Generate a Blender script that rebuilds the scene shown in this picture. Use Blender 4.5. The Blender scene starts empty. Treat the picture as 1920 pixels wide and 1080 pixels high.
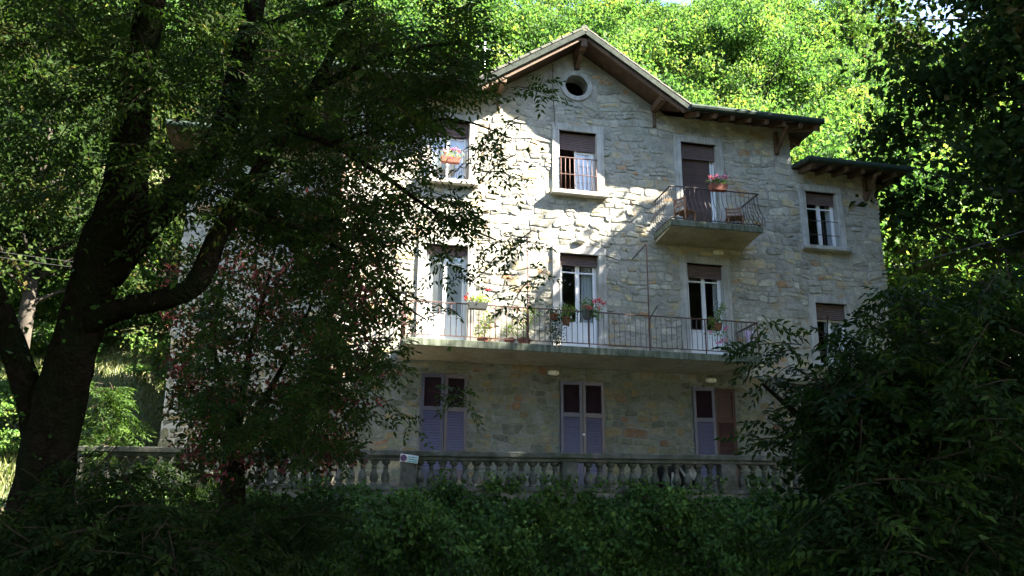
import bpy, bmesh, math, random
import numpy as np
from mathutils import Vector, Matrix

# ------------------------------------------------------------------ camera, sky, sun, exposure
sc = bpy.context.scene
COL = sc.collection
R = math.radians
F_PX, PITCH, YAW, ROLL = 1703.5, R(16.445), R(12.28), R(0.423)
CAM = np.array([-6.205, -20.6485, -1.3268])
FW = np.array([math.sin(YAW)*math.cos(PITCH), math.cos(YAW)*math.cos(PITCH), math.sin(PITCH)])
RT0 = np.array([math.cos(YAW), -math.sin(YAW), 0.0])
UP0 = np.cross(RT0, FW)
RT = RT0*math.cos(ROLL) + UP0*math.sin(ROLL)
UP = UP0*math.cos(ROLL) - RT0*math.sin(ROLL)
cam_d = bpy.data.cameras.new('camera')
cam_d.sensor_width = 36.0
cam_d.lens = F_PX/1920*36.0
cam_d.clip_end = 600
cam = bpy.data.objects.new('camera', cam_d); COL.objects.link(cam)
M = Matrix(((RT[0], UP[0], -FW[0], CAM[0]), (RT[1], UP[1], -FW[1], CAM[1]), (RT[2], UP[2], -FW[2], CAM[2]), (0, 0, 0, 1)))
cam.matrix_world = M
sc.camera = cam

SUN_DIR = np.array([2.44, -1.0, 2.31]); SUN_DIR = SUN_DIR/np.linalg.norm(SUN_DIR)   # towards the sun
SUN_EL = math.asin(SUN_DIR[2])
SUN_AZ = math.atan2(SUN_DIR[0], SUN_DIR[1])          # clockwise from +Y
w = bpy.data.worlds.new('World'); sc.world = w; w.use_nodes = True
wn = w.node_tree.nodes; bg = wn['Background']
sky = wn.new('ShaderNodeTexSky'); sky.sky_type = 'NISHITA'; sky.sun_disc = False
sky.sun_elevation = SUN_EL; sky.sun_rotation = SUN_AZ
w.node_tree.links.new(sky.outputs[0], bg.inputs[0]); bg.inputs[1].default_value = 0.05
sun_d = bpy.data.lights.new('sun', 'SUN'); sun_d.energy = 5.0; sun_d.angle = R(0.53); sun_d.color = (1.0, 0.91, 0.77)
sun = bpy.data.objects.new('sun', sun_d); COL.objects.link(sun)
sun.rotation_euler = Vector(SUN_DIR).to_track_quat('Z', 'Y').to_euler()
sun.location = (30, -12, 40)
sc.view_settings.view_transform = 'Standard'; sc.view_settings.look = 'None'
sc.view_settings.exposure = 4.0; sc.view_settings.gamma = 1.0; sc.view_settings.use_curve_mapping = False
sc.render.engine = 'CYCLES'
cy = sc.cycles
cy.use_denoising = True; cy.use_adaptive_sampling = True; cy.adaptive_threshold = 0.05
cy.max_bounces = 4; cy.diffuse_bounces = 2; cy.glossy_bounces = 2; cy.transmission_bounces = 4; cy.transparent_max_bounces = 6
cy.sample_clamp_indirect = 6.0
cy.caustics_reflective = False; cy.caustics_refractive = False

def ray(x, y): return FW + RT*((x-960)/F_PX) + UP*((540-y)/F_PX)
def at(x, y, Y):                       # point of the plane y = Y seen at that place of the photograph
    d = ray(x, y); return CAM + d*((Y-CAM[1])/d[1])
def dep(x, y, t): return CAM + ray(x, y)*t

rng = np.random.default_rng(7)
random.seed(7)

# ------------------------------------------------------------------ materials
def new_mat(name):
    m = bpy.data.materials.new(name); m.use_nodes = True
    nt = m.node_tree; nt.nodes.clear()
    out = nt.nodes.new('ShaderNodeOutputMaterial')
    return m, nt, out
def N(nt, kind, **kw):
    n = nt.nodes.new(kind)
    for k, v in kw.items():
        if k in n.inputs.keys(): n.inputs[k].default_value = v
        else: setattr(n, k, v)
    return n
def ramp(nt, stops):
    r = nt.nodes.new('ShaderNodeValToRGB')
    e = r.color_ramp.elements
    while len(e) < len(stops): e.new(0.5)
    for i, (p, c) in enumerate(stops):
        e[i].position = p; e[i].color = (*c, 1)
    return r
def surf(name, c1, c2=None, scale=6, rough=0.8, spec=0.3, bump=0.3, bscale=30, detail=6, dirt=None, dist=0.02, lo=0.35, hi=0.65, pits=False, streak=None):
    """plain two-tone noise surface with fine relief"""
    m, nt, out = new_mat(name)
    p = N(nt, 'ShaderNodeBsdfPrincipled'); p.inputs['Roughness'].default_value = rough
    p.inputs['Specular IOR Level'].default_value = spec
    geo = N(nt, 'ShaderNodeNewGeometry')
    n1 = N(nt, 'ShaderNodeTexNoise', Scale=scale, Detail=detail)
    nt.links.new(geo.outputs['Position'], n1.inputs['Vector'])
    r = ramp(nt, [(lo, c1), (hi, c2 or c1)])
    nt.links.new(n1.outputs['Fac'], r.inputs[0])
    colsock = r.outputs[0]
    if dirt:
        n3 = N(nt, 'ShaderNodeTexNoise', Scale=dirt[1], Detail=8)
        nt.links.new(geo.outputs['Position'], n3.inputs['Vector'])
        r3 = ramp(nt, [(0.45, (0, 0, 0)), (0.7, (1, 1, 1))])
        nt.links.new(n3.outputs['Fac'], r3.inputs[0])
        mx = N(nt, 'ShaderNodeMixRGB'); mx.inputs[2].default_value = (*dirt[0], 1)
        nt.links.new(r3.outputs[0], mx.inputs[0]); nt.links.new(colsock, mx.inputs[1]); colsock = mx.outputs[0]
    if streak:
        mp_ = N(nt, 'ShaderNodeMapping'); mp_.inputs['Scale'].default_value = (13, 13, 0.9); nt.links.new(geo.outputs['Position'], mp_.inputs['Vector'])
        n4 = N(nt, 'ShaderNodeTexNoise', Scale=1.0, Detail=5, Roughness=0.65); nt.links.new(mp_.outputs[0], n4.inputs['Vector'])
        r4 = ramp(nt, [(0.40, streak), (0.60, (1, 1, 1))]); nt.links.new(n4.outputs['Fac'], r4.inputs[0])
        m4 = N(nt, 'ShaderNodeMixRGB', blend_type='MULTIPLY'); m4.inputs[0].default_value = 1
        nt.links.new(colsock, m4.inputs[1]); nt.links.new(r4.outputs[0], m4.inputs[2]); colsock = m4.outputs[0]
    if pits: crev(nt, geo, colsock, p)
    else: nt.links.new(colsock, p.inputs['Base Color'])
    if bump:
        n2 = N(nt, 'ShaderNodeTexNoise', Scale=bscale, Detail=8)
        nt.links.new(geo.outputs['Position'], n2.inputs['Vector'])
        b = N(nt, 'ShaderNodeBump', Strength=bump, Distance=dist)
        nt.links.new(n2.outputs['Fac'], b.inputs['Height']); nt.links.new(b.outputs[0], p.inputs['Normal'])
    nt.links.new(p.outputs[0], out.inputs[0])
    return m
def crev(nt, geo, col, p):
    """dark weathered pits and open joints, longer than high"""
    mp_ = N(nt, 'ShaderNodeMapping'); mp_.inputs['Scale'].default_value = (4.5, 4.5, 15); nt.links.new(geo.outputs['Position'], mp_.inputs['Vector'])
    n = N(nt, 'ShaderNodeTexNoise', Scale=1.0, Detail=5, Roughness=0.6, Distortion=0.8); nt.links.new(mp_.outputs[0], n.inputs['Vector'])
    r = ramp(nt, [(0.30, (0.40, 0.39, 0.36)), (0.38, (1, 1, 1))]); nt.links.new(n.outputs['Fac'], r.inputs[0])
    m = N(nt, 'ShaderNodeMixRGB', blend_type='MULTIPLY'); m.inputs[0].default_value = 1
    nt.links.new(col, m.inputs[1]); nt.links.new(r.outputs[0], m.inputs[2]); nt.links.new(m.outputs[0], p.inputs['Base Color'])
def stone_mat(name, mortar, mixlo, mixhi):
    m, nt, out = new_mat(name)
    p = N(nt, 'ShaderNodeBsdfPrincipled'); p.inputs['Roughness'].default_value = 0.9; p.inputs['Specular IOR Level'].default_value = 0.2
    geo = N(nt, 'ShaderNodeNewGeometry')
    a = N(nt, 'ShaderNodeAttribute', attribute_name='tint')
    n1 = N(nt, 'ShaderNodeTexNoise', Scale=9, Detail=8, Roughness=0.65); nt.links.new(geo.outputs['Position'], n1.inputs['Vector'])
    v = ramp(nt, [(0.3, (0.62, 0.60, 0.56)), (0.7, (1.25, 1.22, 1.15))]); nt.links.new(n1.outputs['Fac'], v.inputs[0])
    mu = N(nt, 'ShaderNodeMixRGB', blend_type='MULTIPLY'); mu.inputs[0].default_value = 1
    nt.links.new(a.outputs['Color'], mu.inputs[1]); nt.links.new(v.outputs[0], mu.inputs[2])
    n2 = N(nt, 'ShaderNodeTexNoise', Scale=2.6, Detail=7, Roughness=0.7); nt.links.new(geo.outputs['Position'], n2.inputs['Vector'])
    r2 = ramp(nt, [(mixlo, (0, 0, 0)), (mixhi, (1, 1, 1))]); nt.links.new(n2.outputs['Fac'], r2.inputs[0])
    mx = N(nt, 'ShaderNodeMixRGB'); mx.inputs[2].default_value = (*mortar, 1)
    nt.links.new(r2.outputs[0], mx.inputs[0]); nt.links.new(mu.outputs[0], mx.inputs[1])
    crev(nt, geo, mx.outputs[0], p)
    n3 = N(nt, 'ShaderNodeTexNoise', Scale=11, Detail=10, Roughness=0.75); nt.links.new(geo.outputs['Position'], n3.inputs['Vector'])
    b = N(nt, 'ShaderNodeBump', Strength=0.8, Distance=0.028)
    nt.links.new(n3.outputs['Fac'], b.inputs['Height']); nt.links.new(b.outputs[0], p.inputs['Normal'])
    nt.links.new(p.outputs[0], out.inputs[0])
    return m
def leaf_mat(name, stops, trans=0.35, rough=0.45, spec=0.3, tcol=1.6):
    m, nt, out = new_mat(name)
    a = N(nt, 'ShaderNodeAttribute', attribute_name='rnd')
    r = ramp(nt, stops); nt.links.new(a.outputs['Fac'], r.inputs[0])
    p = N(nt, 'ShaderNodeBsdfPrincipled'); p.inputs['Roughness'].default_value = rough; p.inputs['Specular IOR Level'].default_value = spec
    nt.links.new(r.outputs[0], p.inputs['Base Color'])
    t = N(nt, 'ShaderNodeBsdfTranslucent')
    mu = N(nt, 'ShaderNodeMixRGB', blend_type='MULTIPLY'); mu.inputs[0].default_value = 1
    mu.inputs[2].default_value = (tcol*0.95, tcol*1.1, tcol*0.5, 1)
    nt.links.new(r.outputs[0], mu.inputs[1]); nt.links.new(mu.outputs[0], t.inputs[0])
    mix = N(nt, 'ShaderNodeMixShader'); mix.inputs[0].default_value = trans
    nt.links.new(p.outputs[0], mix.inputs[1]); nt.links.new(t.outputs[0], mix.inputs[2]); nt.links.new(mix.outputs[0], out.inputs[0])
    return m
def plain(name, c, rough=0.6, spec=0.4, metal=0.0):
    m, nt, out = new_mat(name)
    p = N(nt, 'ShaderNodeBsdfPrincipled'); p.inputs['Base Color'].default_value = (*c, 1)
    p.inputs['Roughness'].default_value = rough; p.inputs['Specular IOR Level'].default_value = spec; p.inputs['Metallic'].default_value = metal
    geo = N(nt, 'ShaderNodeNewGeometry')
    n = N(nt, 'ShaderNodeTexNoise', Scale=18, Detail=5); nt.links.new(geo.outputs['Position'], n.inputs['Vector'])
    v = ramp(nt, [(0.3, tuple(x*0.78 for x in c)), (0.7, tuple(min(1, x*1.12) for x in c))]); nt.links.new(n.outputs['Fac'], v.inputs[0])
    nt.links.new(v.outputs[0], p.inputs['Base Color'])
    nt.links.new(p.outputs[0], out.inputs[0]); return m
def glass_mat(name):
    m, nt, out = new_mat(name)
    g = N(nt, 'ShaderNodeBsdfGlossy', Roughness=0.015); g.inputs[0].default_value = (0.95, 0.97, 1, 1)
    t = N(nt, 'ShaderNodeBsdfTransparent'); t.inputs[0].default_value = (0.82, 0.86, 0.86, 1)
    fc = N(nt, 'ShaderNodeLayerWeight', Blend=0.5)
    pw = N(nt, 'ShaderNodeMath', operation='POWER'); pw.inputs[1].default_value = 4; nt.links.new(fc.outputs['Facing'], pw.inputs[0])
    lw = N(nt, 'ShaderNodeMath', operation='MULTIPLY_ADD'); lw.inputs[1].default_value = 0.8; lw.inputs[2].default_value = 0.17; nt.links.new(pw.outputs[0], lw.inputs[0])
    n = N(nt, 'ShaderNodeTexNoise', Scale=1.3, Detail=2); geo = N(nt, 'ShaderNodeNewGeometry'); nt.links.new(geo.outputs['Position'], n.inputs['Vector'])
    b = N(nt, 'ShaderNodeBump', Strength=0.08, Distance=0.02); nt.links.new(n.outputs['Fac'], b.inputs['Height']); nt.links.new(b.outputs[0], g.inputs['Normal'])
    mix = N(nt, 'ShaderNodeMixShader'); nt.links.new(lw.outputs[0], mix.inputs[0])
    nt.links.new(t.outputs[0], mix.inputs[1]); nt.links.new(g.outputs[0], mix.inputs[2]); nt.links.new(mix.outputs[0], out.inputs[0]); return m
def curtain_mat(name):
    m, nt, out = new_mat(name)
    d = N(nt, 'ShaderNodeBsdfDiffuse'); d.inputs[0].default_value = (0.78, 0.79, 0.82, 1)
    t = N(nt, 'ShaderNodeBsdfTranslucent'); t.inputs[0].default_value = (0.7, 0.7, 0.72, 1)
    mix = N(nt, 'ShaderNodeMixShader'); mix.inputs[0].default_value = 0.3
    nt.links.new(d.outputs[0], mix.inputs[1]); nt.links.new(t.outputs[0], mix.inputs[2]); nt.links.new(mix.outputs[0], out.inputs[0]); return m

MAT = {}
MAT['mortar'] = surf('mortar', (0.27, 0.262, 0.228), (0.40, 0.388, 0.335), scale=3.5, bump=1.0, bscale=16, dirt=((0.24, 0.235, 0.195), 1.1), dist=0.03, pits=True)
MAT['stone'] = stone_mat('rubble_stone', (0.375, 0.365, 0.32), 0.46, 0.60)
MAT['mortar_low'] = surf('ground_floor_mortar', (0.125, 0.13, 0.11), (0.19, 0.19, 0.165), scale=3.5, bump=1.0, bscale=16, dirt=((0.13, 0.13, 0.10), 1.1), dist=0.06, pits=True)  # mortar darkened to hold the shade under the balcony
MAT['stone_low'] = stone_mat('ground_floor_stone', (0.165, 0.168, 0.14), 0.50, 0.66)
MAT['surround'] = surf('surround_stone', (0.40, 0.40, 0.38), (0.50, 0.49, 0.46), scale=4, bump=0.25, bscale=60, dirt=((0.30, 0.30, 0.27), 2.5), streak=(0.74, 0.73, 0.69))
MAT['plaster'] = surf('interior_plaster', (0.30, 0.27, 0.22), (0.34, 0.31, 0.26), scale=2, bump=0)
MAT['concrete'] = surf('mossy_concrete', (0.11, 0.13, 0.10), (0.20, 0.21, 0.175), scale=5, bump=0.4, bscale=40, dirt=((0.055, 0.08, 0.045), 5), streak=(0.42, 0.46, 0.38))
MAT['soffit_plaster'] = surf('stained_plaster', (0.33, 0.29, 0.20), (0.40, 0.36, 0.27), scale=1.6, bump=0.2, dirt=((0.22, 0.19, 0.12), 1.5), streak=(0.8, 0.78, 0.7))
MAT['wood'] = surf('brown_timber', (0.068, 0.042, 0.026), (0.125, 0.078, 0.046), scale=7, bump=0.3, bscale=50, rough=0.7)
MAT['board'] = surf('soffit_board', (0.045, 0.029, 0.019), (0.08, 0.052, 0.034), scale=5, bump=0.3, bscale=40, rough=0.75)
MAT['tile'] = surf('weathered_tile', (0.05, 0.05, 0.042), (0.10, 0.095, 0.08), scale=6, bump=0.5, bscale=30, dirt=((0.05, 0.06, 0.035), 3))
MAT['gutter'] = surf('green_painted_gutter', (0.022, 0.036, 0.030), (0.036, 0.052, 0.042), scale=8, bump=0.1, rough=0.8, spec=0.1)
MAT['verge'] = surf('grey_green_verge', (0.022, 0.029, 0.025), (0.042, 0.05, 0.043), scale=8, bump=0.15, rough=0.85, spec=0.1)
MAT['iron'] = surf('dark_iron', (0.035, 0.032, 0.034), (0.07, 0.055, 0.05), scale=20, bump=0.2, rough=0.5, spec=0.5)
MAT['rust'] = surf('rusty_red_iron', (0.11, 0.05, 0.04), (0.065, 0.036, 0.03), scale=20, bump=0.2, rough=0.6)
MAT['white_paint'] = surf('white_paint', (0.74, 0.75, 0.77), (0.80, 0.81, 0.82), scale=5, bump=0.05, rough=0.4, spec=0.4)
MAT['glass'] = glass_mat('window_glass')
MAT['curtain'] = curtain_mat('net_curtain')
MAT['roller'] = surf('brown_roller_shutter', (0.12, 0.085, 0.085), (0.15, 0.11, 0.11), scale=12, bump=0.1, rough=0.55)
MAT['shutter'] = surf('plum_shutter_paint', (0.032, 0.017, 0.022), (0.044, 0.023, 0.03), scale=6, bump=0.1, rough=0.42, spec=0.6)
MAT['slat'] = surf('skylit_slat_paint', (0.042, 0.039, 0.080), (0.056, 0.051, 0.098), scale=9, bump=0.05, rough=0.38, spec=0.6)  # blue of the reflected sky mixed into the slat colour
MAT['shutter_skylit'] = surf('skylit_plum_paint', (0.034, 0.032, 0.052), (0.048, 0.044, 0.068), scale=6, bump=0.1, rough=0.42, spec=0.5)  # lighter copy of the shutter paint: sky light on the ajar leaf, as colour
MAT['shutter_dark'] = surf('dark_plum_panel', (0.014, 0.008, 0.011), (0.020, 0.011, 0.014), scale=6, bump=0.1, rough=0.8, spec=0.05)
MAT['shutter_red'] = surf('red_brown_shutter_paint', (0.032, 0.012, 0.010), (0.048, 0.017, 0.013), scale=6, bump=0.1, rough=0.45)
MAT['door_wood'] = surf('dark_brown_blind', (0.075, 0.05, 0.045), (0.10, 0.065, 0.055), scale=3, bump=0.1)
MAT['lampglass'] = plain('opal_lamp_glass', (0.72, 0.68, 0.56), 0.35)
MAT['terracotta'] = plain('terracotta', (0.22, 0.075, 0.05), 0.8)
MAT['black_pot'] = plain('black_plastic', (0.03, 0.035, 0.035), 0.5)
MAT['soil'] = plain('potting_soil', (0.05, 0.035, 0.025), 0.95)
MAT['bark'] = surf('dark_bark', (0.009, 0.0075, 0.006), (0.019, 0.016, 0.013), scale=9, bump=1.0, bscale=22, rough=1.0, spec=0.0, dist=0.06, dirt=((0.010, 0.015, 0.007), 2))
MAT['bark_far'] = surf('grey_bark', (0.026, 0.022, 0.017), (0.045, 0.039, 0.03), scale=5, bump=0.6, bscale=14, rough=0.95)
MAT['twig'] = plain('twig_bark', (0.032, 0.024, 0.017), 0.95, 0.1)
MAT['old_stone'] = surf('lichened_stone', (0.042, 0.047, 0.036), (0.105, 0.105, 0.088), scale=7, bump=0.6, bscale=40, dirt=((0.026, 0.034, 0.018), 3))
MAT['wall_stone'] = surf('retaining_wall_stone', (0.12, 0.12, 0.10), (0.2, 0.19, 0.16), scale=4, bump=0.8, bscale=15)
MAT['paving'] = surf('terrace_paving', (0.20, 0.19, 0.165), (0.28, 0.265, 0.23), scale=3, bump=0.4, bscale=30)
MAT['asphalt'] = surf('asphalt', (0.045, 0.045, 0.045), (0.06, 0.06, 0.058), scale=8, bump=0.4, bscale=120)
MAT['earth'] = surf('forest_earth', (0.035, 0.05, 0.018), (0.075, 0.085, 0.03), scale=0.8, bump=0.6, bscale=4, dirt=((0.06, 0.045, 0.025), 1.3), dist=0.2)
MAT['cable'] = plain('cable', (0.045, 0.045, 0.044), 0.8, 0.1)
MAT['zinc'] = plain('grey_metal', (0.30, 0.30, 0.29), 0.45, 0.5, 0.6)
MAT['pink'] = leaf_mat('pink_petals', [(0.0, (0.62, 0.09, 0.25)), (0.6, (0.75, 0.16, 0.38)), (1.0, (0.85, 0.35, 0.55))], 0.25, tcol=1.1)
MAT['red'] = leaf_mat('red_petals', [(0.0, (0.45, 0.02, 0.04)), (1.0, (0.68, 0.06, 0.10))], 0.25, tcol=1.1)
MAT['lf_hill'] = leaf_mat('hillside_leaves', [(0.0, (0.024, 0.056, 0.020)), (0.5, (0.056, 0.108, 0.032)), (0.88, (0.105, 0.162, 0.046)), (1.0, (0.17, 0.185, 0.05))], 0.42, rough=.6, spec=0.06)
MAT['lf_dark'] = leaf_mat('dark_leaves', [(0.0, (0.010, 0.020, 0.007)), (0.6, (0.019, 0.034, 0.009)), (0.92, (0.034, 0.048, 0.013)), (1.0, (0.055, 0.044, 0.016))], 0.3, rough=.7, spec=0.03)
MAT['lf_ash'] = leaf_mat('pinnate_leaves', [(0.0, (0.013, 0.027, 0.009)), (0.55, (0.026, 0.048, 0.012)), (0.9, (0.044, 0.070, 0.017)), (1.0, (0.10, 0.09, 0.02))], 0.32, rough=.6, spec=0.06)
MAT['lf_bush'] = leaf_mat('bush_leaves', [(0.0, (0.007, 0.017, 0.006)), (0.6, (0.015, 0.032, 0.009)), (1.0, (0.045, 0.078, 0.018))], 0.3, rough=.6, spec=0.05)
MAT['lf_ivy'] = leaf_mat('ivy_leaves', [(0.0, (0.016, 0.040, 0.009)), (0.6, (0.038, 0.082, 0.016)), (1.0, (0.11, 0.18, 0.036))], 0.2, rough=0.5, spec=0.08)
MAT['lf_red'] = leaf_mat('reddish_leaves', [(0.0, (0.016, 0.022, 0.009)), (0.45, (0.032, 0.042, 0.012)), (0.58, (0.085, 0.026, 0.028)), (0.85, (0.17, 0.040, 0.055)), (1.0, (0.28, 0.08, 0.10))], 0.35, rough=.6, spec=.05, tcol=1.4)
MAT['lf_pot'] = leaf_mat('pot_plant_leaves', [(0.0, (0.06, 0.11, 0.02)), (0.6, (0.11, 0.18, 0.03)), (1.0, (0.2, 0.24, 0.05))], 0.35)
MAT['lf_potdark'] = leaf_mat('trailing_plant_leaves', [(0.0, (0.02, 0.042, 0.02)), (1.0, (0.05, 0.085, 0.03))], 0.25)
MAT['grass'] = leaf_mat('grass_blades', [(0.0, (0.05, 0.075, 0.018)), (0.6, (0.09, 0.115, 0.03)), (1.0, (0.19, 0.17, 0.07))], 0.35)
MAT['sign_white'] = plain('sign_white', (0.55, 0.58, 0.56), 0.5)
MAT['sign_blue'] = plain('sign_blue', (0.04, 0.045, 0.14), 0.5)
MAT['sign_red'] = plain('sign_red', (0.25, 0.06, 0.08), 0.5)
MAT['sign_teal'] = plain('sign_teal', (0.05, 0.28, 0.27), 0.5)
MAT['black_cloth'] = plain('black_cloth', (0.012, 0.012, 0.014), 0.9)
MAT['white_cloth'] = plain('white_cloth', (0.66, 0.70, 0.74), 0.9)
MAT['lilac_cloth'] = plain('lilac_cloth', (0.52, 0.42, 0.56), 0.9)
MAT['chair_wood'] = plain('chair_wood', (0.20, 0.095, 0.05), 0.6)

# ------------------------------------------------------------------ mesh helpers
class MB:
    def __init__(s): s.v = []; s.f = []; s.m = []
    def add(s, vs, fs, m=0):
        o = len(s.v); s.v.extend([tuple(map(float, p)) for p in vs]); s.f.extend([tuple(i+o for i in q) for q in fs]); s.m.extend([m]*len(fs)); return s
    def box(s, x0, x1, y0, y1, z0, z1, m=0):
        return s.add([(x0,y0,z0),(x1,y0,z0),(x1,y1,z0),(x0,y1,z0),(x0,y0,z1),(x1,y0,z1),(x1,y1,z1),(x0,y1,z1)],
                     [(0,3,2,1),(4,5,6,7),(0,1,5,4),(1,2,6,5),(2,3,7,6),(3,0,4,7)], m)
    def bar(s, a, b, w, h, m=0, up=(0,0,1)):
        a = np.array(a, float); b = np.array(b, float); d = b-a; d = d/np.linalg.norm(d)
        u = np.array(up, float); sd = np.cross(d, u)
        if np.linalg.norm(sd) < 1e-4: sd = np.cross(d, (1,0,0))
        sd /= np.linalg.norm(sd); u = np.cross(sd, d)
        vs = [p+sd*i*w/2+u*j*h/2 for p in (a, b) for (i, j) in ((-1,-1),(1,-1),(1,1),(-1,1))]
        return s.add(vs, [(0,1,2,3),(7,6,5,4),(0,4,5,1),(1,5,6,2),(2,6,7,3),(3,7,4,0)], m)
    def tube(s, pts, rad, n=8, m=0, cap=True, wob=0.0):
        pts = [np.array(p, float) for p in pts]
        if np.isscalar(rad): rad = [rad]*len(pts)
        ref = np.array([0.31, 0.52, 0.8]); vs = []; fs = []
        for i, p in enumerate(pts):
            d = pts[min(i+1, len(pts)-1)]-pts[max(i-1, 0)]; d /= (np.linalg.norm(d)+1e-9)
            if i == 0:
                a = np.cross(d, ref); a /= np.linalg.norm(a)
            else:
                a = a-d*np.dot(a, d); a /= (np.linalg.norm(a)+1e-9)
            b = np.cross(d, a)
            for k in range(n):
                t = 2*math.pi*k/n; rr = rad[i]*(1+(wob*random.uniform(-1, 1) if wob else 0))
                vs.append(p+(a*math.cos(t)+b*math.sin(t))*rr)
        for i in range(len(pts)-1):
            for k in range(n):
                q = i*n+k; k2 = i*n+(k+1) % n
                fs.append((q, k2, k2+n, q+n))
        if cap:
            fs.append(tuple(range(n-1, -1, -1))); fs.append(tuple(range((len(pts)-1)*n, len(pts)*n)))
        return s.add(vs, fs, m)
    def lathe(s, prof, n=12, c=(0,0,0), m=0):
        vs = []; fs = []
        for (r, z) in prof:
            for k in range(n):
                t = 2*math.pi*k/n; vs.append((c[0]+r*math.cos(t), c[1]+r*math.sin(t), c[2]+z))
        for i in range(len(prof)-1):
            for k in range(n):
                q = i*n+k; k2 = i*n+(k+1) % n; fs.append((q, k2, k2+n, q+n))
        fs.append(tuple(range(n-1, -1, -1))); fs.append(tuple(range((len(prof)-1)*n, len(prof)*n)))
        return s.add(vs, fs, m)
    def prism(s, poly, thick, m=0, mside=None, mbot=None):
        """polygon (list of 3D points) given thickness downwards"""
        n = len(poly); vs = list(poly)+[(p[0], p[1], p[2]-thick) for p in poly]
        s.add(vs, [tuple(range(n))], m)
        o = len(s.v)-2*n
        s.f.append(tuple(o+n+i for i in range(n-1, -1, -1))); s.m.append(m if mbot is None else mbot)
        for i in range(n):
            j = (i+1) % n; s.f.append((o+i, o+n+i, o+n+j, o+j)); s.m.append(m if mside is None else mside)
        return s
    def mesh(s, name):
        me = bpy.data.meshes.new(name); me.from_pydata(s.v, [], s.f); return me
    def build(s, name, mats, parent=None, smooth=False, bevel=0):
        me = s.mesh(name)
        mats = mats if isinstance(mats, (list, tuple)) else [mats]
        for k in mats: me.materials.append(MAT[k])
        if len(mats) > 1: me.polygons.foreach_set('material_index', s.m)
        if smooth: me.polygons.foreach_set('use_smooth', [True]*len(me.polygons))
        me.update()
        return link(name, me, parent, bevel)
def link(name, me, parent=None, bevel=0):
    o = bpy.data.objects.new(name, me); COL.objects.link(o)
    if parent: o.parent = parent
    if bevel:
        b = o.modifiers.new('edge', 'BEVEL'); b.width = bevel; b.segments = 2; b.limit_method = 'ANGLE'
    return o
def empty(name, loc=(0,0,0), parent=None):
    o = bpy.data.objects.new(name, None); COL.objects.link(o); o.location = loc; o.empty_display_size = 0.2
    if parent: o.parent = parent
    return o
def tag(o, label=None, cat=None, group=None, kind=None):
    if label: o['label'] = label
    if cat: o['category'] = cat
    if group: o['group'] = group
    if kind: o['kind'] = kind
    return o
def np_mesh(name, V, Fq, mat, rnd=None, rndname='rnd'):
    """mesh from numpy arrays; Fq is (n,k) faces of equal size"""
    me = bpy.data.meshes.new(name)
    n, k = Fq.shape
    me.vertices.add(len(V)); me.vertices.foreach_set('co', V.astype(np.float32).ravel())
    me.loops.add(n*k); me.loops.foreach_set('vertex_index', Fq.astype(np.int32).ravel())
    me.polygons.add(n); me.polygons.foreach_set('loop_start', np.arange(0, n*k, k, dtype=np.int32))
    if rnd is not None:
        at_ = me.attributes.new(rndname, 'FLOAT', 'FACE'); at_.data.foreach_set('value', rnd.astype(np.float32))
    me.materials.append(MAT[mat]); me.update(calc_edges=True); me.validate()
    return me
def unit(v): return v/(np.linalg.norm(v, axis=-1, keepdims=True)+1e-9)
def leaf_arrays(P, D, Nn, L, W, fold=0.25, rnd=None):
    """P base points, D direction, Nn normal, L length, W width -> folded pointed leaves of two triangles"""
    S = unit(np.cross(D, Nn)); Nn = np.cross(S, D)
    L = L[:, None]; W = W[:, None]
    mid = P+D*L*0.42
    v = np.stack([P, mid+S*W*0.5+Nn*W*fold, P+D*L-Nn*L*0.10, mid-S*W*0.5+Nn*W*fold], 1).reshape(-1, 3)
    n = len(P); b = np.arange(n)[:, None]*4
    f = np.stack([np.concatenate([b, b+2, b+1], 1), np.concatenate([b, b+3, b+2], 1)], 1).reshape(-1, 3)
    r = np.repeat(rnd if rnd is not None else np.zeros(n), 2)
    return v, f, r
class Leaves:
    def __init__(s): s.v = []; s.f = []; s.r = []; s.n = 0
    def add(s, arr):
        v, f, r = arr; s.v.append(v); s.f.append(f+s.n); s.r.append(r); s.n += len(v)
    def mesh(s, name, mat): return np_mesh(name, np.concatenate(s.v), np.concatenate(s.f), mat, np.clip(np.concatenate(s.r), 0, 1))
def blob_leaves(LV, C, sig, n, size, rmean=0.5, upbias=0.5, asp=0.5, out=None):
    """n leaves round centre C (gaussian, sig = 3 sigmas)"""
    P = C+rng.normal(size=(n, 3))*np.array(sig)
    D = unit(rng.normal(size=(n, 3))+np.array([0, 0, -0.35]))
    Nn = unit(rng.normal(size=(n, 3))+np.array([0, 0, upbias])+(0 if out is None else np.array(out)))
    L = size*rng.uniform(0.7, 1.3, n)
    LV.add(leaf_arrays(P, D, Nn, L, L*asp, rnd=np.clip(rmean+rng.normal(size=n)*0.2, 0, 1)))

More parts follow.
